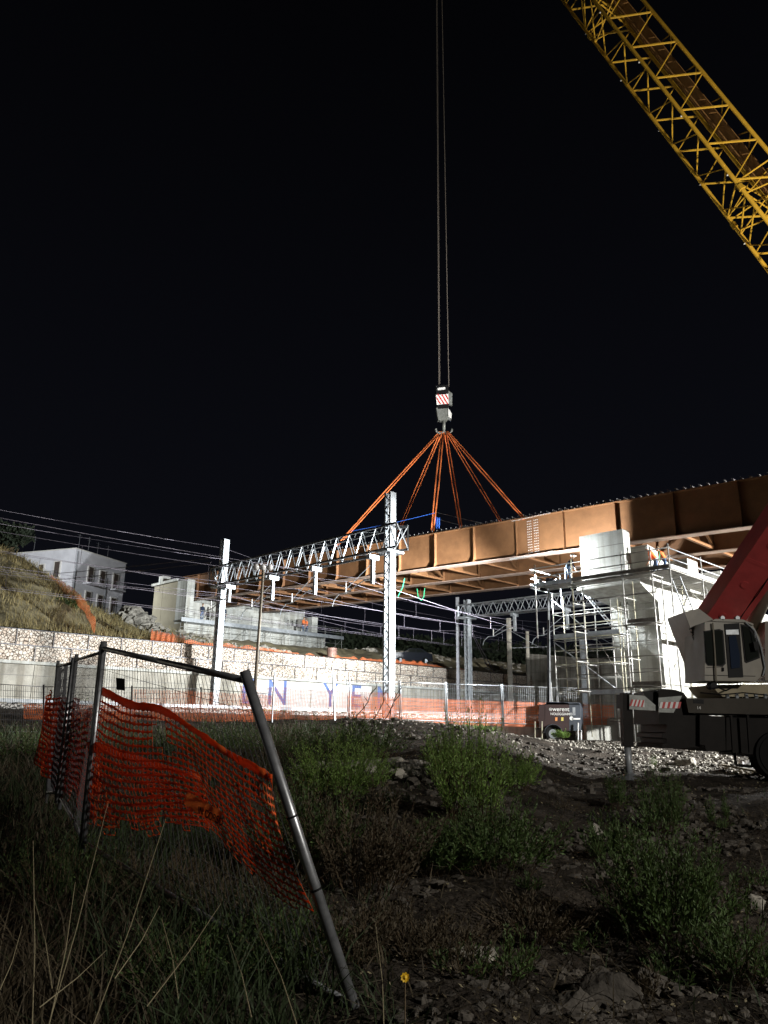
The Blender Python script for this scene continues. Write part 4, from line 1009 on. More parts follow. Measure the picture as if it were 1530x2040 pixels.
c = GP(1102, 1462, -.05); k = MB(); k.tube(c, c+Vector((0, .25, 0)), .38, 20); wl = k.build('wheel', 'tyre', gt, False)
k = MB(); k.tube(c-Vector((0, .012, 0)), c+Vector((0, .02, 0)), .23, 16); k.build('rim', 'galv_dull', wl)
k = MB(); k.tube(c-Vector((0, .03, 0)), c+Vector((0, .02, 0)), .06, 10); k.build('hub', 'black', wl)
k = MB()
for i in range(10):
    a = math.radians(5+i*17); b = math.radians(22+i*17)
    k.bar(c+Vector((math.cos(a)*.42, .05, math.sin(a)*.42)), c+Vector((math.cos(b)*.42, .05, math.sin(b)*.42)), .26, .02, Vector((0, 1, 0))) if False else k.obox(c+Vector((math.cos((a+b)/2)*.46, .02, math.sin((a+b)/2)*.46)), Vector((-math.sin((a+b)/2), 0, math.cos((a+b)/2)))*.065, Vector((0, .16, 0)), Vector((math.cos((a+b)/2), 0, math.sin((a+b)/2)))*.012)
k.build('mudguard', 'slate', gt)
for x, y0, dy in ((1066, 1437, 0), (1080, 1437, -.1), (1152, 1440, -.15), (1158, 1455, .2)):
    k = MB(); k.bar(GP(x, 1474, dy), GP(x, y0, dy), .055, .055); k.build('support_leg', 'scaf_yel' if x < 1100 else 'white', gt)
k = MB(); k.bar(GP(1066, 1452), GP(1074, 1452), .06, .05); k.bar(GP(1152, 1452), GP(1158, 1458), .05, .05); k.build('outrigger_bar', 'black', gt)
mt = GP(1093.5, 1398, .4); mtop = GP(1091.5, 1162, .4)
k = MB(); k.bar(mt+Vector((-.08, 0, -.9)), mtop+Vector((-.08, 0, -2)), .1, .1); ms = k.build('mast', 'black', gt)
k = MB(); k.bar(mt+Vector((.03, 0, -.9)), mtop+Vector((.03, 0, 0)), .085, .085); k.build('inner_mast', 'galv', ms)
k = MB(); k.bar(mt+Vector((.17, 0, -.2)), mt+Vector((.17, 0, 1.0)), .03, .03); k.build('handle_tube', 'white', gt)
k = MB(); k.bar(mtop+Vector((-.5, 0, 0)), mtop+Vector((.5, 0, 0)), .06, .06); k.bar(mtop+Vector((-.3, 0, -.28)), mtop+Vector((.3, 0, -.28)), .05, .05); k.build('lamp_bar', 'galv', ms)
for dx, dz, dr_ in ((-.42, .05, Vector((-.85, .45, -.25))), (-.3, -.28, Vector((-.6, .75, -.25))), (.42, .05, Vector((.9, .3, -.2))), (.1, .12, Vector((.2, .95, -.1)))):
    c = mtop+Vector((dx, .0, dz)); d_ = dr_.normalized(); s1 = d_.cross(UP).normalized(); s2 = s1.cross(d_)
    k = MB(); k.obox(c-d_*.03, s1*.2, s2*.15, d_*.07); f = k.build('floodlight', 'black', ms)
    k = MB(); k.obox(c+d_*.05, s1*.17, s2*.12, d_*.006); k.build('lamp_glass', 'emit', f)
xw = Vector((1, 0, 0))
text('lettering', 'werent', .3, 'decal', gt, GP(1100.5, 1416.5, -.01), xw, UP, .004, .002)
text('lettering', 'NOLEGGIAMO', .172, 'decal', gt, GP(1096.5, 1424.5, -.01), xw, UP, .004, .002)
c = GP(1097, 1413.2, -.012); k = MB()
for i in range(16):
    a = i*math.pi/8; b = (i+1)*math.pi/8; k.prism([c+Vector((math.cos(a), 0, math.sin(a)))*.075, c+Vector((math.cos(b), 0, math.sin(b)))*.075, c+Vector((math.cos(b), 0, math.sin(b)))*.06, c+Vector((math.cos(a), 0, math.sin(a)))*.06], (0, .004, 0))
k.build('logo_ring', 'decal', gt)
text('lettering', 'w', .13, 'decal', gt, c+Vector((-.05, 0, -.035)), xw, UP, .004, .002)
k = MB(); k.prism([GP(1106, 1429, -.012), GP(1110.5, 1429, -.012), GP(1110.5, 1436, -.012), GP(1106, 1436, -.012)], (0, .006, 0)); k.build('warning_sticker', 'orangedecal', gt)
k = MB(); k.prism([GP(1118, 1429, -.012), GP(1122.5, 1429, -.012), GP(1122.5, 1436, -.012), GP(1118, 1436, -.012)], (0, .006, 0)); k.build('warning_sticker', 'yeldecal', gt)
k = MB(); k.prism([GP(1140.5, 1409, -.012), GP(1146, 1409, -.012), GP(1146.5, 1425, -.012), GP(1141, 1425, -.012)], (0, .006, 0)); k.build('vent_panel', 'galv_dull', gt)
k = MB(); k.prism([GP(1139, 1430.5, -.014), GP(1156, 1430.5, -.014), GP(1156, 1433.6, -.014), GP(1139, 1433.6, -.014)], (0, .004, 0)); k.tube(GP(1138.5, 1431, -.014), GP(1138.5, 1431, -.014)+Vector((0, .004, 0)), .1, 14)
k.build('white_sticker', 'decal', gt)

# ================================================================== MOBILE CRANE
CY = 20.0
mc = thing('mobile_crane', onY(1500, 1545, CY), 'mobile crane truck with red telescopic boom and pale cab at the right edge', 'crane truck')
def K(x, y, dy=0): return onY(x, y, CY+dy)
def ext(nm, m, poly, dy, dep, par=None, smooth=False):
    k = MB(); k.prism([K(x, y, dy) for x, y in poly], (0, dep, 0)); return k.build(nm, m, par or mc)
ch = ext('chassis', mat('chassis_paint', (.05, .043, .034), .55, 0, .2, 2, spec=.15), [(1366, 1391), (1720, 1391), (1720, 1428), (1372, 1420), (1369, 1405)], -.3, 2.4)
ext('front_frame', 'chassis', [(1312, 1375), (1322, 1372), (1345, 1374), (1362, 1380), (1369, 1390), (1371, 1420), (1392, 1424), (1394, 1487), (1388, 1489), (1321, 1491), (1319, 1484), (1323, 1481), (1329, 1482), (1328, 1472), (1320, 1470), (1320, 1461), (1328, 1459), (1328, 1443), (1313, 1443)], -.1, 2.0)
ext('tool_box', 'chassis', [(1394, 1424), (1444, 1428), (1446, 1495), (1408, 1497), (1404, 1485), (1394, 1483)], -.25, 2.2)
ext('engine_bay', 'chassis', [(1447, 1426), (1720, 1430), (1720, 1500), (1500, 1508), (1500, 1503), (1458, 1499), (1458, 1494), (1447, 1495)], 0, 2.0)
for dx in (0, 33):
    k = MB(); k.bar(K(1456+dx, 1424, -.33), K(1461+dx, 1500, -.33), .06, .05); k.build('step_rail', 'chassis', mc)
ext('side_marking_panel', 'black', [(1381, 1393), (1402, 1393.5), (1402, 1402), (1381, 1401)], -.31, .03, ch)
text('lettering', '14', .11, 'decal', ch, K(1388, 1413, -.31), xw, UP, .004, .002)
# underrun loops, wheels
k = MB(); k.path([K(1463, 1498, .2), K(1466, 1524, .2), K(1498, 1527, .2), K(1497, 1500, .2)], .035, 6); k.build('step_bracket', 'chassis', mc)
for wx, wy in ((1552, 1505), (1680, 1507)):
    c = K(wx, wy, -.1); k = MB(); k.tube(c, c+Vector((0, .45, 0)), .58, 28); k.tube(c-Vector((0, .03, 0)), c, .5, 28); wl = k.build('wheel', 'tyre', mc)
    k = MB(); k.tube(c-Vector((0, .04, 0)), c+Vector((0, .02, 0)), .3, 20); k.tube(c-Vector((0, .09, 0)), c, .12, 12); k.build('rim', 'chassis', wl)
# outrigger beam, leg, striped plates
ob = ext('outrigger_beam', 'black', [(1283, 1379), (1313, 1376), (1313, 1402), (1300, 1406), (1283, 1400)], .1, .5)
ext('outrigger_beam', 'chassis', [(1236, 1383), (1283, 1386), (1283, 1412), (1254, 1412), (1237, 1411)], .25, .35)
k = MB(); k.bar(K(1247, 1381, .2), K(1250, 1488, .2), .25, .25); lg = k.build('outrigger_leg', 'chassis', mc)
k = MB(); k.tube(K(1250, 1486, .2), K(1254, 1545, .2), .085, 14); k.build('piston', 'galv', lg, True)
k = MB(); c = K(1255, 1548, .2); k.tube(c-UP*.06, c+UP*.1, .3, 16, .1); k.build('foot_plate', 'galv_dull', lg)
def stripes(poly, par, n=5):
    (x0, y0), (x1, y1), (x2, y2), (x3, y3) = poly   # tl, tr, br, bl
    k = MB(); kr = MB()
    for i in range(n*2):
        a, b = i/(n*2), (i+1)/(n*2)
        sh = .12
        q = [(x0+(x1-x0)*min(1, a+sh), y0+(y1-y0)*min(1, a+sh)), (x0+(x1-x0)*min(1, b+sh), y0+(y1-y0)*min(1, b+sh)), (x3+(x2-x3)*b, y3+(y2-y3)*b), (x3+(x2-x3)*a, y3+(y2-y3)*a)]
        (k if i % 2 else kr).prism([K(x, y, -.03) for x, y in q], (0, .006, 0))
    k.build('white_stripes', 'white', par); kr.build('red_stripes', 'red', par)
b1 = ext('warning_plate', 'hook', [(1254, 1384), (1284, 1386), (1312, 1410), (1310, 1416), (1254, 1413)], -.01, .06)
stripes([(1255, 1393), (1284, 1395), (1284, 1409), (1254, 1406)], b1, 4)
b2 = ext('warning_plate', 'hook', [(1312, 1390), (1359, 1386), (1342, 1420), (1312, 1419)], -.12, .05)
def K2(x, y): return K(x, y, -.14)
k = MB(); kr = MB()
for i in range(8):
    x0 = 1314+i*5.2; q = [K2(x0+2, 1398.5), K2(x0+7.2, 1398.5+0), K2(x0+4.2, 1411), K2(x0-1, 1411)]
    (kr if i % 2 else k).prism(q, (0, .006, 0))
k.build('white_stripes', 'white', b2); kr.build('red_stripes', 'red', b2)
# turntable and cab
ext('turntable', mat('turntable_paint', (.4, .34, .22), .6, 0, .2, 2), [(1418, 1364), (1720, 1362), (1720, 1388), (1440, 1388), (1430, 1380)], .2, 1.6)
k = MB()
for i in range(9): c = K(1449+i*19, 1388.5, -.12); k.tube(c-UP*.04, c+UP*.08, .05, 8)
k.build('turntable_bolts', 'galv', mc)
sup = ext('superstructure', 'cream', [(1364, 1219), (1392, 1212), (1421, 1234), (1426, 1250), (1404, 1354), (1400, 1312), (1374, 1247)], .3, 1.3)
text('lettering', 'FAETTEL', .2, 'carblue', sup, K(1372, 1252, .27), (K(1399, 1318)-K(1372, 1252)), Vector((.9, 0, .36)), .004, .002)
cb = ext('cab', 'cream', [(1404, 1240), (1430, 1236), (1485, 1238), (1500, 1246), (1513, 1270), (1523, 1310), (1521, 1344), (1506, 1357), (1404, 1356)], -.45, 1.3)
def pane(nm, m, poly, o=-.462): return ext(nm, m, poly, o, .02, cb)
fr_ = ext('window_frame', 'black', [(1402, 1257), (1433, 1253), (1441, 1256), (1446, 1322), (1441, 1327), (1411, 1326), (1406, 1320)], -.475, .03, cb)
ext('window', 'glass', [(1404, 1259), (1432, 1255.5), (1438.5, 1258), (1443, 1321), (1439, 1324), (1412, 1323.5), (1408, 1318)], -.495, .03, cb)
fr_ = ext('door_opening', 'black', [(1443, 1243), (1473, 1241), (1481, 1349), (1452, 1350)], -.475, .03, cb)
ext('seat', 'dkblue', [(1452, 1268), (1466, 1265), (1474, 1305), (1474, 1330), (1457, 1332)], -.5, .03, cb)
ext('sun_blind', 'galv_dull', [(1446, 1255), (1471, 1254), (1472, 1264), (1447, 1264)], -.5, .02, cb)
fr_ = ext('window_frame', 'black', [(1476, 1243), (1490, 1246), (1504, 1264), (1513, 1295), (1514, 1311), (1488, 1321), (1484, 1318)], -.475, .03, cb)
ext('window', 'glass', [(1479, 1247), (1489, 1249), (1501.5, 1266), (1510.5, 1296), (1511, 1308), (1490, 1317), (1487, 1315)], -.495, .03, cb)
k = MB(); k.path([K(1420, 1241, -.52), K(1424, 1300, -.52), K(1427, 1357, -.52)], .022, 8); k.build('grab_rail', 'cream', cb)
k = MB(); k.path([K(1485, 1240, -.5), K(1503, 1256, -.5), K(1516, 1290, -.5), K(1524, 1330, -.5), K(1520, 1346, -.5)], .02, 8); k.build('grab_rail', 'galv', cb)
k = MB(); k.tube(K(1440, 1330, -.47), K(1440, 1337, -.47), .03, 6); k.build('door_handle', 'black', cb)
ext('cab_roof', 'cream', [(1418, 1237), (1425, 1233), (1480, 1234), (1502, 1243), (1500, 1246), (1485, 1239.5), (1428, 1238)], -.5, 1.4, cb)
ext('rear_deck', 'cream', [(1524, 1238), (1720, 1236), (1720, 1356), (1524, 1356)], .4, 1.2)
k = MB(); c = K(1423, 1366, -.3); k.tube(c, c+Vector((0, .3, 0)), .09, 12); k.build('hose_reel', 'black', mc)
for q in (((1407, 1330), (1441, 1328)), ((1446, 1262), (1452, 1350)), ((1404, 1345), (1505, 1347))):
    k = MB(); k.bar(K(*q[0], -.462), K(*q[1], -.462), .012, .012, Vector((0, 1, 0))); k.build('panel_seam', 'black', cb)
k = MB(); k.path([K(1493, 1247, -.5), K(1503, 1262, -.62), K(1506, 1280, -.62)], .012, 6); mr = k.build('mirror_arm', 'black', cb)
k = MB(); k.obox(K(1506, 1287, -.62), Vector((.06, 0, .01)), Vector((0, .03, 0)), Vector((-.01, 0, .11))); k.build('mirror', 'black', mr)
k = MB(); k.path([K(1490, 1318, -.475), K(1499, 1290, -.475), K(1503, 1272, -.475)], .006, 5); k.build('wiper', 'black', cb)
for x in (1440, 1470):
    k = MB(); c = K(x, 1231, -.5); k.tube(c, c+Vector((0, .12, 0)), .055, 12); k.build('work_light', 'galv_dull', cb)
k = MB(); k.path([K(1409, 1362, -.25), K(1416, 1372, -.3), K(1432, 1370, -.3), K(1446, 1376, -.2), K(1462, 1368, -.1)], .02, 6); k.build('hydraulic_hose', 'black', mc)
k = MB(); k.path([K(1395, 1380, -.33), K(1440, 1384, -.35), K(1480, 1380, -.35), K(1530, 1385, -.35)], .016, 6); k.build('hydraulic_hose', 'black', mc)
# telescopic boom
bA = K(1425, 1235, 1.0); bB = onY(1668, 880, 16.9); d_ = (bB-bA).normalized(); side = d_.cross(Vector((0, 1, 0))).normalized()
fn = d_.cross(side).normalized()
if fn.y > 0: fn = -fn
if side.x < 0: side = -side
def BX(nm, m, t0, t1, hw, hd, par=None):
    k = MB(); a = bA+d_*t0; b = bA+d_*t1
    q = [(-1, -1), (1, -1), (1.0, .55), (.55, 1), (-.55, 1), (-1, .55)]
    v = [a+side*(-.0+x*hw)-fn*(y*hd) for x, y in q]; k.prism(v, b-a); return k.build(nm, m, par or mc)
tbm = BX('telescopic_boom', 'dkred', -.4, 9.0, .46, .55)
k = MB()
for i, t in enumerate((.5, 1.6, 2.9, 4.2)):
    k = MB(); c = bA+d_*t+fn*.55-side*.1; k.tube(c, c+fn*.02, .1, 16); k.build('round_cover', 'dkred', tbm)
k = MB()
for i in range(14): c = bA+d_*(.2+i*.24)+side*.48+fn*.0; k.obox(c, d_*.04, side*.05, fn*.04)
k.build('cable_clips', 'galv', tbm)
k = MB(); k.path([bA+d_*t+side*.3+fn*(.57+.03*math.sin(t*5)) for t in [i*.3 for i in range(26)]], .014, 5); k.build('boom_hose', 'black', tbm)
for t in (2.3, 4.9):
    k = MB(); k.obox(bA+d_*t+fn*.552, side*.44, d_*.05, fn*.004); k.build('weld_collar', 'dkred', tbm)
k = MB(); a = K(1497, 1245, .9); b = onY(1600, 1010, 18.2); k.tube(a-(b-a).normalized()*1.0, b, .2, 18); k.build('lift_cylinder', 'cream', mc, True)
# timber mats under the wheel
k = MB()
for i in range(4): k.prism([onY(1438, 1522, 23+i*.32), onY(1560, 1545, 21.2+i*.32), onY(1560, 1549, 21.2+i*.32), onY(1438, 1526, 23+i*.32)], (.1, .28, 0))
tag(k.build('timber_mat', mat('old_timber', (.28, .24, .17), .85, 0, .3, 4)), 'flat stack of timber boards lying on the gravel beside the crane wheel', 'timber mat')
k = MB()
for i in range(9): k.prism([onY(1475+i*5, 1528+i, 22.6), onY(1478+i*5, 1514+i % 3*4, 22.8), onY(1481+i*5, 1529+i, 22.5)], (.05, .3, 0))
tag(k.build('plastic_sheet', 'white'), 'crumpled white plastic sheeting on the timber boards', 'sheeting')

# ================================================================== PEOPLE
def person(label, foot, h=1.75, face=0, bend=0, vest=None, top='dkblue', legs='jeans', hat=None, arms=((.15, -.8), (.15, -.8)), hair='stem', step=.12):
    t = thing('person', foot, label, 'person')
    s = h/1.75; F_ = Vector((math.sin(face), math.cos(face), 0)); Rr = Vector((F_.y, -F_.x, 0))
    hip = foot+UP*.93*s; bd = math.radians(bend)
    up_ = UP*math.cos(bd)+F_*math.sin(bd); fw = F_*math.cos(bd)-UP*math.sin(bd)
    V = []; Ed = []; Rd = []; Mt = []
    def ad(v, r, par=None, m=0):
        V.append(v); Rd.append(r*s); Mt.append(m)
        if par is not None: Ed.append((par, len(V)-1))
        return len(V)-1
    p0 = ad(hip-F_*.06*math.sin(bd), .15); 
    w1 = ad(hip+up_*.2*s, .135, p0, 1); ch_ = ad(hip+up_*.4*s, .155, w1, 1); nk = ad(hip+up_*.53*s, .075, ch_, 1)
    hd0 = ad(hip+up_*.62*s+fw*.01, .055, nk, 2); hc = hip+up_*.62*s+(UP*.6+up_*.6).normalized()*.1*s+fw*.03
    hd = ad(hc, .095, hd0, 2); ad(hc+UP*.09*s, .075, hd, 2)
    ad(hc+fw*.1*s-UP*.02, .022, hd, 2)
    for sg, (af, ad_) in zip((-1, 1), arms):
        sh = ad(hip+up_*.46*s+Rr*sg*.17*s, .06, ch_, 1)
        el = V[sh]+(Rr*sg*.06+F_*af*.6+UP*ad_*.55-UP*.08).normalized()*.29*s; e_i = ad(el, .045, sh, 1)
        wr = el+(F_*(af+.25)+UP*ad_*.7).normalized()*.25*s; wi = ad(wr, .032, e_i, 2)
        hdn = (wr-el).normalized(); pm = ad(wr+hdn*.07*s, .036, wi, 2)
        sd = hdn.cross(Rr).normalized()
        for f in range(4):
            f0 = ad(V[pm]+hdn*.035*s+sd*(.027-.018*f)*s, .01, pm, 2); ad(V[f0]+(hdn+F_*.3).normalized()*(.05, .06, .055, .04)[f]*s, .008, f0, 2)
        th = ad(wr+hdn*.03*s+sd*.045*s, .011, wi, 2); ad(V[th]+(hdn+sd*.4).normalized()*.04*s, .009, th, 2)
    for sg in (-1, 1):
        hp = ad(hip+Rr*sg*.09*s-UP*.04*s, .098, p0); kn = ad(foot+UP*.5*s+Rr*sg*.11*s+F_*(.03+sg*step*.5), .066, hp)
        an = ad(foot+UP*.09*s+Rr*sg*.12*s+F_*sg*step, .043, kn); ft = ad(foot+UP*.04*s+Rr*sg*.13*s+F_*(sg*step+.17*s), .038, an, 3)
    me = bpy.data.meshes.new('body'); me.from_pydata(V, Ed, []); o = bpy.data.objects.new('body', me); COL.objects.link(o)
    sk = o.modifiers.new('s', 'SKIN'); sk.use_smooth_shade = True
    for i, r in enumerate(Rd): me.skin_vertices[0].data[i].radius = (r, r)
    me.skin_vertices[0].data[0].use_root = True
    o.modifiers.new('d', 'SUBSURF').levels = 1
    dg = bpy.context.evaluated_depsgraph_get(); m2 = bpy.data.meshes.new_from_object(o.evaluated_get(dg)); bpy.data.objects.remove(o)
    for q in (legs, top, 'skin', 'boot'): m2.materials.append(M[q])
    V3 = V
    for pg in m2.polygons:
        c = pg.center; bi = min(range(len(V3)), key=lambda i: (V3[i]-c).length-Rd[i]*.8); pg.material_index = Mt[bi]; pg.use_smooth = True
    for v in m2.vertices: v.co -= foot
    b = bpy.data.objects.new('body', m2); COL.objects.link(b); b.parent = t; ORG[b.name] = foot
    if vest:
        k = MB(); n = 14; rings = []
        for hh, rx, ry in ((.06, .185, .15), (.2, .175, .14), (.36, .2, .16), (.48, .19, .13), (.53, .1, .09)):
            rings.append([hip+up_*hh*s+Rr*math.cos(a)*rx*s+fw*math.sin(a)*ry*s for a in [i*2*math.pi/n for i in range(n)]])
        for r_ in rings: k.v += r_
        for j in range(len(rings)-1):
            for i in range(n): k.f.append((j*n+i, j*n+(i+1) % n, (j+1)*n+(i+1) % n, (j+1)*n+i))
        k.mi = [0]*len(k.f); k.build('vest', vest, t, True)
    k = MB()
    for e_ in (-1, 1): k.ball(hc+fw*.088*s+Rr*.033*e_+UP*.015, .012, nu=6, nv=4)
    k.build('eyes', 'black', t)
    if hat:
        k = MB(); n = 14; c = hc+UP*.055*s
        for j in range(5):
            a = j*math.pi/10
            for i in range(n): b_ = i*2*math.pi/n; k.v.append(c+Vector((math.cos(b_)*math.cos(a)*.135*s, math.sin(b_)*math.cos(a)*.135*s, math.sin(a)*.13*s)))
        k.v.append(c+UP*.13*s)
        for j in range(4):
            for i in range(n): k.f.append((j*n+i, j*n+(i+1) % n, (j+1)*n+(i+1) % n, (j+1)*n+i))
        for i in range(n): k.f.append((4*n+i, 4*n+(i+1) % n, 5*n))
        k.mi = [0]*len(k.f); hh = k.build('helmet', hat, t, True)
        k = MB(); k.obox(c+F_*.13*s, Rr*.09, F_*.06, UP*.006); k.build('brim', hat, hh)
    else:
        k = MB(); k.ball(hc+UP*.05*s-fw*.02, .105*s, nu=10, nv=7); k.build('hair', hair, t, True)
    return t
q = ons(1131, 1153, 34.9); q.z = 7.36
person('worker in dark T-shirt, jeans and white helmet bending over by the lamps', q, 1.72, math.radians(80), 30, None, 'dkblue', 'jeans', 'helmet', ((.1, -.9), (.15, -.9)))
q = ons(1308, 1140, 36.6); q.z = 7.46
person('bending worker in orange vest at the pier top, nearer the pedestal', q, 1.72, math.radians(-75), 32, 'vest', 'vest', 'jeans', None, ((.1, -1.1), (.15, -1.1)), 'helmet')
q = ons(1327, 1141, 37.0); q.z = 7.46
person('bending worker in orange vest at the pier top, nearer the corner post', q, 1.72, math.radians(-60), 28, 'vest', 'grnvest', 'jeans', None, ((.1, -1.1), (.1, -1.1)))
q = ons(1262, 1120, 39.2); q.z = 7.46
person('worker in blue helmet mostly hidden behind the concrete end block', q, 1.7, math.radians(100), 5, None, 'dkblue', 'jeans', 'bluehat')
def onAb(x, z=9.06, p_=61.2): d = ray(x, 1240); k_ = p_/((d.y-d.x)*R2); v = d*k_; return Vector((v.x, v.y, z))
person('person in dark jacket and grey trousers at the left end of the far walkway', onAb(401), 1.75, math.radians(150), 5, None, 'dkblue', 'jeans', None)
person('person in dark clothes right beside the left mast on the far walkway', onAb(437), 1.75, math.radians(200), 4, None, 'dkblue', 'dkblue', None)
person('second person in dark clothes with pale hair, slightly right on the far walkway', onAb(445), 1.78, math.radians(160), 6, None, 'dkblue', 'dkblue', None, hair='helmet')
person('worker in orange vest and blue trousers at the right end of the far walkway', onAb(604), 1.75, math.radians(120), 8, 'vest', 'vest', 'jeans', None)
person('worker in orange jacket close behind the other at the far walkway end', onAb(612, p_=61.6), 1.75, math.radians(250), 8, 'vest', 'vest', 'jeans', None)

# ================================================================== VEGETATION AND GROUND DETAIL
def blade(k, c, h, lean, wd, az):
    s1 = Vector((math.cos(az), math.sin(az), 0))*wd; t = c+UP*h+Vector((math.cos(lean[0]), math.sin(lean[0]), 0))*lean[1]
    m_ = c+UP*h*.55+(t-c-UP*h)*.35; k.add([c-s1, c+s1, m_+s1*.7, m_-s1*.7, t], [(0, 1, 2, 3), (3, 2, 4)])
def gpt(x, y):      # pixel -> ground point
    d = ray(x, y)
    Y = 2.5
    while Y < 45:
        q = d*(Y/d.y)
        if q.z <= gz(q.x, q.y): return Vector((q.x, q.y, G(q.x, q.y)))
        Y += .1
    return Vector((q.x, q.y, gz(q.x, q.y)))
k = MB(); kd = MB()
n = 0
while n < 30000:
    Y = 2.2+random.random()**1.3*22; X = random.uniform(-.62, .62)*Y
    r = X/Y; dens = 1 if r < -.08 else (.5 if r < .02 else .07)
    if Y > 14 and r > -.02: dens *= .3
    if noise.noise(Vector((X*.8, Y*.8, 4)))+.25 < 0 and r > -.1: dens *= .3
    if random.random() > dens: n += .35; continue
    n += 1
    h = (random.uniform(.12, .5) if r < -.05 else random.uniform(.06, .25))*(1.0 if Y > 4 else .8)
    c = Vector((X, Y, G(X, Y)-.02)); kk = kd if noise.noise(Vector((X*.6, Y*.6, 9)))+random.uniform(-.3, .3) > 0 else k
    blade(kk, c, h, (random.random()*6.3, h*random.uniform(.1, 1.3)), random.uniform(.002, .006)*(1+Y*.06), random.random()*6.3)
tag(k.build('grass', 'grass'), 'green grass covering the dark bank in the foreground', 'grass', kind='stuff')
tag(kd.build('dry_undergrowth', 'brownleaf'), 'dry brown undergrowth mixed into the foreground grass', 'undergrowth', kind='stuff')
# dry grass on the hill
k = MB()
for i in range(15000):
    s_ = random.uniform(-6, 33); p_ = 43.9+random.random()*15
    if s_ > 29-(p_-44)*.25 and random.random() < .9: continue
    z = hz(s_, p_); h = random.uniform(.2, .6); blade(k, TP(s_, p_, z-.03), h, (random.random()*6.3, h*.4), .022, random.random()*6.3)
tag(k.build('dry_hill_grass', 'dry'), 'pale dry grass covering the slope above the stone wall', 'grass', kind='stuff')
k = MB(); kb = MB()
for i in range(22000):
    Y = 2.4+random.random()**1.5*20; r = random.uniform(-.55, .6); X = r*Y; c = Vector((X, Y, G(X, Y)+random.uniform(0, .04)))
    a = random.random()*6.3; L = random.uniform(.01, .035)*(.6+Y*.07); d = Vector((math.cos(a), math.sin(a), random.uniform(-.3, .7)))*L; sd = Vector((-math.sin(a), math.cos(a), random.uniform(-.6, .6)))*L*.3
    (k if random.random() < .3 else kb).add([c, c+d*.5+sd, c+d, c+d*.5-sd], [(0, 1, 2, 3)])
for i in range(2600):
    Y = 2.6+random.random()**1.4*12; r = random.uniform(-.55, .5); X = r*Y; c = Vector((X, Y, G(X, Y)+.01)); a = random.random()*6.3
    for j in range(random.randint(2, 4)):
        nx_ = c+Vector((math.cos(a)*random.uniform(.03, .12), math.sin(a)*random.uniform(.03, .12), random.uniform(-.02, .1))); kb.tube(c, nx_, .0018, 3, .0012, False); c = nx_; a += random.uniform(-.9, .9)
tag(k.build('leaf_litter', 'stalk'), 'pale dead leaves littering the dark slope', 'leaf litter', kind='stuff')
tag(kb.build('twig_litter', 'brownleaf'), 'brown twigs and dead leaves tangled over the dark slope', 'twigs', kind='stuff')
def shrub(x, y, h, r, label, m='green', n=60, leaf=.05, per=60, group='green shrubs on the bank', name='shrub', c=None, dens=1):
    c = c or gpt(x, y); t = thing(name, c, label, 'shrub', group); ks = MB(); kl = MB()
    for i in range(n):
        a = random.random()*6.3; rr = random.random()**.5*r; hh = h*(1-.45*(rr/r)**2)*random.uniform(.6, 1.08)
        b = c+Vector((math.cos(a), math.sin(a), 0))*rr*.45-UP*.03; tp = c+Vector((math.cos(a), math.sin(a), 0))*rr*1.05+UP*hh
        md = b+(tp-b)*.5+Vector((random.uniform(-.04, .04), random.uniform(-.04, .04), .05*h))
        ks.tube(b, md, .003+.0015*h, 3, .002, False); ks.tube(md, tp, .003, 3, .001, False)
        for j in range(per):
            u = .2+.8*j/per; q = (b+(md-b)*(u*2)) if u < .5 else (md+(tp-md)*(u*2-1))
            d = ((tp-b).normalized()*1.1+Vector((random.gauss(0, .6), random.gauss(0, .6), random.gauss(.1, .5)))).normalized(); sd = d.cross(Vector((random.gauss(0, 1), random.gauss(0, 1), random.gauss(0, 1)))).normalized(); L = leaf*random.uniform(.6, 1.5)*(1.2-u*.6)
            q = q+d*L*.3; kl.add([q, q+d*L*.5+sd*L*.14, q+d*L, q+d*L*.5-sd*L*.14], [(0, 1, 2, 3)])
    ks.build('stems', 'stem', t); kl.build('leaves', m, t); return t
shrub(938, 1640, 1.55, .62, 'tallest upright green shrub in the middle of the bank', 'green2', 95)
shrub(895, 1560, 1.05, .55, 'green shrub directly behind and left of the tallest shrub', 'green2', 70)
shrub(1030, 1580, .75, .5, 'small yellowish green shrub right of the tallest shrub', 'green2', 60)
shrub(990, 1740, .72, .72, 'wide low green shrub in front of the tallest shrub', 'green', 100)
shrub(880, 1740, .55, .4, 'dim low green shrub left of the wide low shrub', 'green', 50)
shrub(1330, 1880, .98, .62, 'wide dark green shrub nearest the crane side', 'green', 110)
shrub(1325, 1650, 1.0, .5, 'thin bushy shrub with tall tips below the crane outrigger', 'green', 60)
shrub(1228, 1610, .75, .28, 'small spiky weed left of the bushy outrigger shrub', 'green', 22)
shrub(1215, 1720, .6, .35, 'loose grey green weed between the two right shrubs', 'green', 35)
shrub(1455, 1640, .6, .12, 'single thin weed stalk standing alone at the right', 'green', 5)
shrub(1418, 1640, .4, .12, 'short weed left of the lone thin stalk', 'green', 5)
shrub(660, 1600, 1.1, .75, 'broad leafy green weed clump beside the leaning pole', 'green2', 110)
shrub(720, 1560, .9, .6, 'green weed clump right of the broad leafy clump', 'green2', 80)
shrub(620, 1760, .9, .6, 'tangled dull green weeds just right of the orange net corner', 'green', 70)
shrub(730, 1780, .9, .7, 'dry brown weed tangle left of the low green shrubs', 'brownleaf', 80)
shrub(1120, 1462, .5, .5, 'bright fresh green tuft at the foot of the lighting trailer', 'green2', 30, .07, c=onY(1118, 1472, 39.2))
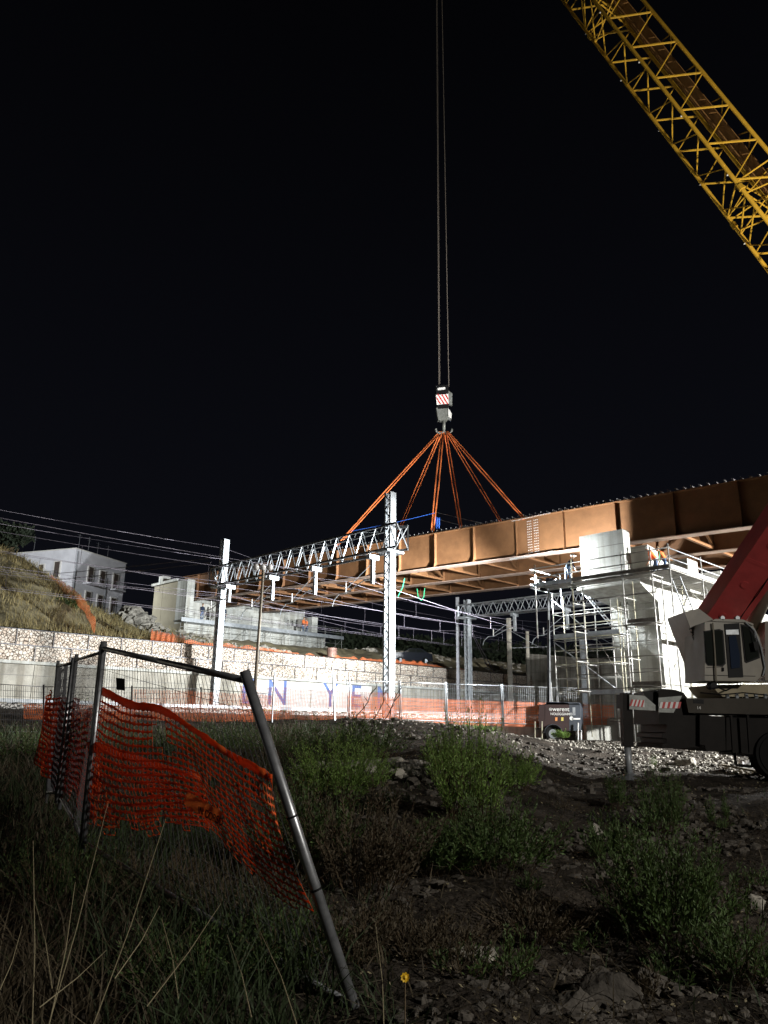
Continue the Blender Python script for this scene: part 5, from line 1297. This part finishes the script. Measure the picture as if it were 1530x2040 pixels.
for i, (x, y, h, r, lb) in enumerate(((440, 1500, .9, 1.2, 'dark weeds left of the leaning pole'), (560, 1490, .9, 1.3, 'dark weeds right of the leaning pole'), (650, 1485, 1.0, 1.2, 'dark weeds below the tall thin stake'), (745, 1480, 1.0, 1.0, 'bushy dark weeds at the right end of the weed row'), (340, 1500, .7, 1.2, 'dark weeds behind the top of the orange net'), (700, 1480, .8, .9, 'dark weeds just left of the last bushy weeds'), (60, 1520, .8, 1.6, 'dark weeds at the far left edge'), (200, 1520, .8, 1.5, 'dark weeds behind the left fence posts'))):
    Y = 17; q = onY(x, 1500, Y); q.z = G(q.x, q.y); shrub(0, 0, h, r, lb, 'green', 80, .07, 26, 'row of weeds along the crest', c=q)
for i, (x, y) in enumerate(((50, 1408), (170, 1400), (455, 1412), (530, 1415), (830, 1448), (965, 1450), (935, 1446))):
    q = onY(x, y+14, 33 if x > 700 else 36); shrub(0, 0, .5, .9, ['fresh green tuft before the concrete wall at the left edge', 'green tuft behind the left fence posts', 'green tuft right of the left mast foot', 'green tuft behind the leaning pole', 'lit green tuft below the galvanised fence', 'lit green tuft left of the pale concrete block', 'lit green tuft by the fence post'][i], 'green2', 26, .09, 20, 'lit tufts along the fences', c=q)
for x, y, h, r, m_, lb in ((300, 1800, .55, .5, 'brownleaf', 'brown weed tangle right below the drooping net'), (120, 1800, .6, .5, 'green', 'dark weed clump at the left edge under the fence posts'), (470, 1850, .5, .5, 'brownleaf', 'brown weed tangle left of the leaning pole foot'), (560, 1950, .4, .45, 'green', 'low green weeds against the foot of the leaning pole'), (380, 1980, .35, .5, 'green', 'low green weeds at the bottom left, among the pale stalks'), (850, 1900, .35, .45, 'brownleaf', 'low brown weeds above the yellow flower'), (700, 1930, .4, .4, 'brownleaf', 'brown weeds between the pole foot and the yellow flower'), (1060, 1860, .3, .45, 'brownleaf', 'dead flower heads left of the widest right shrub'), (1480, 1960, .4, .4, 'green', 'small dark weed in the bottom right corner')):
    shrub(x, y, h, r, lb, m_, 70, .04, 30, 'low weeds in the foreground')
rg = random.Random(5)
for i in range(26):
    x = rg.uniform(780, 1520); y = rg.uniform(1500, 2000)
    shrub(x, y, rg.uniform(.15, .4), rg.uniform(.12, .3), 'small low weed on the dark stony slope', 'green' if i % 3 else 'brownleaf', 12, .04, 22, 'small weeds on the dark slope', name='weed')
# dark dry plant stalks in front of the red net
for x in (705, 735, 760, 770):
    q = onY(x, 1455, 18); k = MB(); pt = q; 
    for j in range(6): nx_ = pt+Vector((random.uniform(-.02, .16), 0, .16)); k.tube(pt, nx_, .012, 4); k.tube(nx_, nx_+Vector((random.uniform(-.1, .1), 0, .12)), .008, 4); pt = nx_
    tag(k.build('dry_stalk', 'brownleaf'), 'dark branching dry stalk standing before the red net', 'dry stalk', 'dark stalks before the red net')
# pale stalks in the foreground
stk = [((66, 1675), (62, 2036)), ((215, 1600), (98, 2030)), ((150, 1757), (108, 1985)), ((330, 1632), (205, 1985)), ((318, 1805), (248, 1918)), ((440, 1800), (325, 1960)), ((44, 1845), (0, 1965)), ((212, 1893), (108, 1982)), ((322, 1830), (348, 1955)), ((452, 1862), (490, 1990)), ((748, 1840), (762, 2036)), ((520, 1860), (575, 2000)), ((68, 1790), (96, 1930))]
for i, (a, b) in enumerate(stk):
    Y = random.uniform(3.0, 3.7); k = MB(); A = onY(*a, Y+.25); B_ = onY(*b, Y); B_ = B_+(B_-A)*.25; md = (A+B_)/2+Vector((.012, 0, .0)); k.tube(A, md, .0009, 5, .0018); k.tube(md, B_, .0018, 5, .0024)
    tag(k.build('dry_stalk', 'stalk'), 'long pale dry stalk leaning up out of the dark grass', 'dry stalk', 'long pale stalks in the foreground grass')
fl = onY(807, 1947, 3.5); ft = thing('yellow_flower', fl-UP*.35, 'single small yellow flower in the dark foreground grass', 'flower')
k = MB(); k.tube(fl-UP*.35, fl, .003, 5); k.build('stem', 'stem', ft)
k = MB()
for i in range(9):
    a = i*.7; d = Vector((math.cos(a), -.4+math.sin(a)*.3, math.sin(a))).normalized()*.021; sd = d.cross(Vector((0, 1, 0))).normalized()*.008; k.add([fl, fl+d*.6+sd, fl+d, fl+d*.6-sd], [(0, 1, 2, 3)])
k.ball(fl, .011, nu=8, nv=6); k.build('petals', 'flower', ft)
# rocks and stones
pts = []
for i in range(7000):
    Y = 3.2+random.random()**1.4*26; r = random.uniform(-.05, .62)
    X = r*Y
    if noise.noise(Vector((X*.5, Y*.5, 2))) < -.05: continue
    pts.append(Vector((X, Y, G(X, Y)+.0)))
scatter('stones', 'loose stones and clods strewn over the dark slope', 'stones', pts, 'rockd', .012, .14, (7, 5))
pts = []
for i in range(13000):
    Y = random.uniform(22, 34); X = random.uniform(-.02, .56)*Y
    if Y < 30.3-2.5*sm(.2, .3, X/Y)-(8 if X/Y > .3 else 0) and random.random() < .93: continue
    pts.append(Vector((X, Y, G(X, Y))))
scatter('gravel', 'pale crushed gravel along the crest of the site floor', 'gravel', pts, 'rock', .012, .085, (5, 4))
c0_ = gpt(780, 1540)
scatter('stone_heap', 'whitish heap of broken stone left of the tallest shrubs', 'stones', [c0_+Vector((random.gauss(0, .55), random.gauss(0, .5), random.uniform(-.05, .12))) for _ in range(260)], 'rock', .03, .2, (6, 5))
for i, (x, y, r, lb) in enumerate(((1215, 1985, .19, 'biggest rough boulder at the bottom of the photo'), (1290, 1965, .12, 'smaller dark boulder touching the biggest boulder on its right'), (1140, 1995, .14, 'dark boulder left of the biggest boulder'), (930, 1880, .2, 'pale flat slab half buried in the grass'), (1180, 1640, .16, 'pale angular stone in the middle of the slope'), (1500, 1790, .12, 'pale stone at the right edge of the slope'), (1360, 1505, .35, 'pale rock on the bright gravel under the crane'))):
    c = gpt(x, y+20); k = MB(); c_ = c+UP*r*.15; k.ball(c_, 1, 1, 1, 60, 40, .18, i*7.3); rn = random.Random(i*11+3); pls = [(Vector((rn.gauss(0, 1), rn.gauss(0, 1), rn.gauss(.2, 1))).normalized(), rn.uniform(.5, .85)) for _ in range(14)]
    for v_ in k.v:
        for nn, hh in pls:
            e_ = (v_-c_).dot(nn)-hh
            if e_ > 0: v_ -= nn*e_
        w_ = v_-c_; v_.xyz = c_+Vector((w_.x*r*1.25, w_.y*r, w_.z*(r*.95 if i != 3 else r*.25)))
    for v_ in k.v: v_ += Vector((noise.noise(v_*14), noise.noise(v_*14+UP*9), noise.noise(v_*14-UP*5)))*r*.06+Vector((noise.noise(v_*40), noise.noise(v_*40+UP), noise.noise(v_*40-UP)))*r*.04
    tag(k.build('rock', 'rockd' if i < 3 else 'rock', None, True), lb, 'rock', 'rocks on the dark bank')
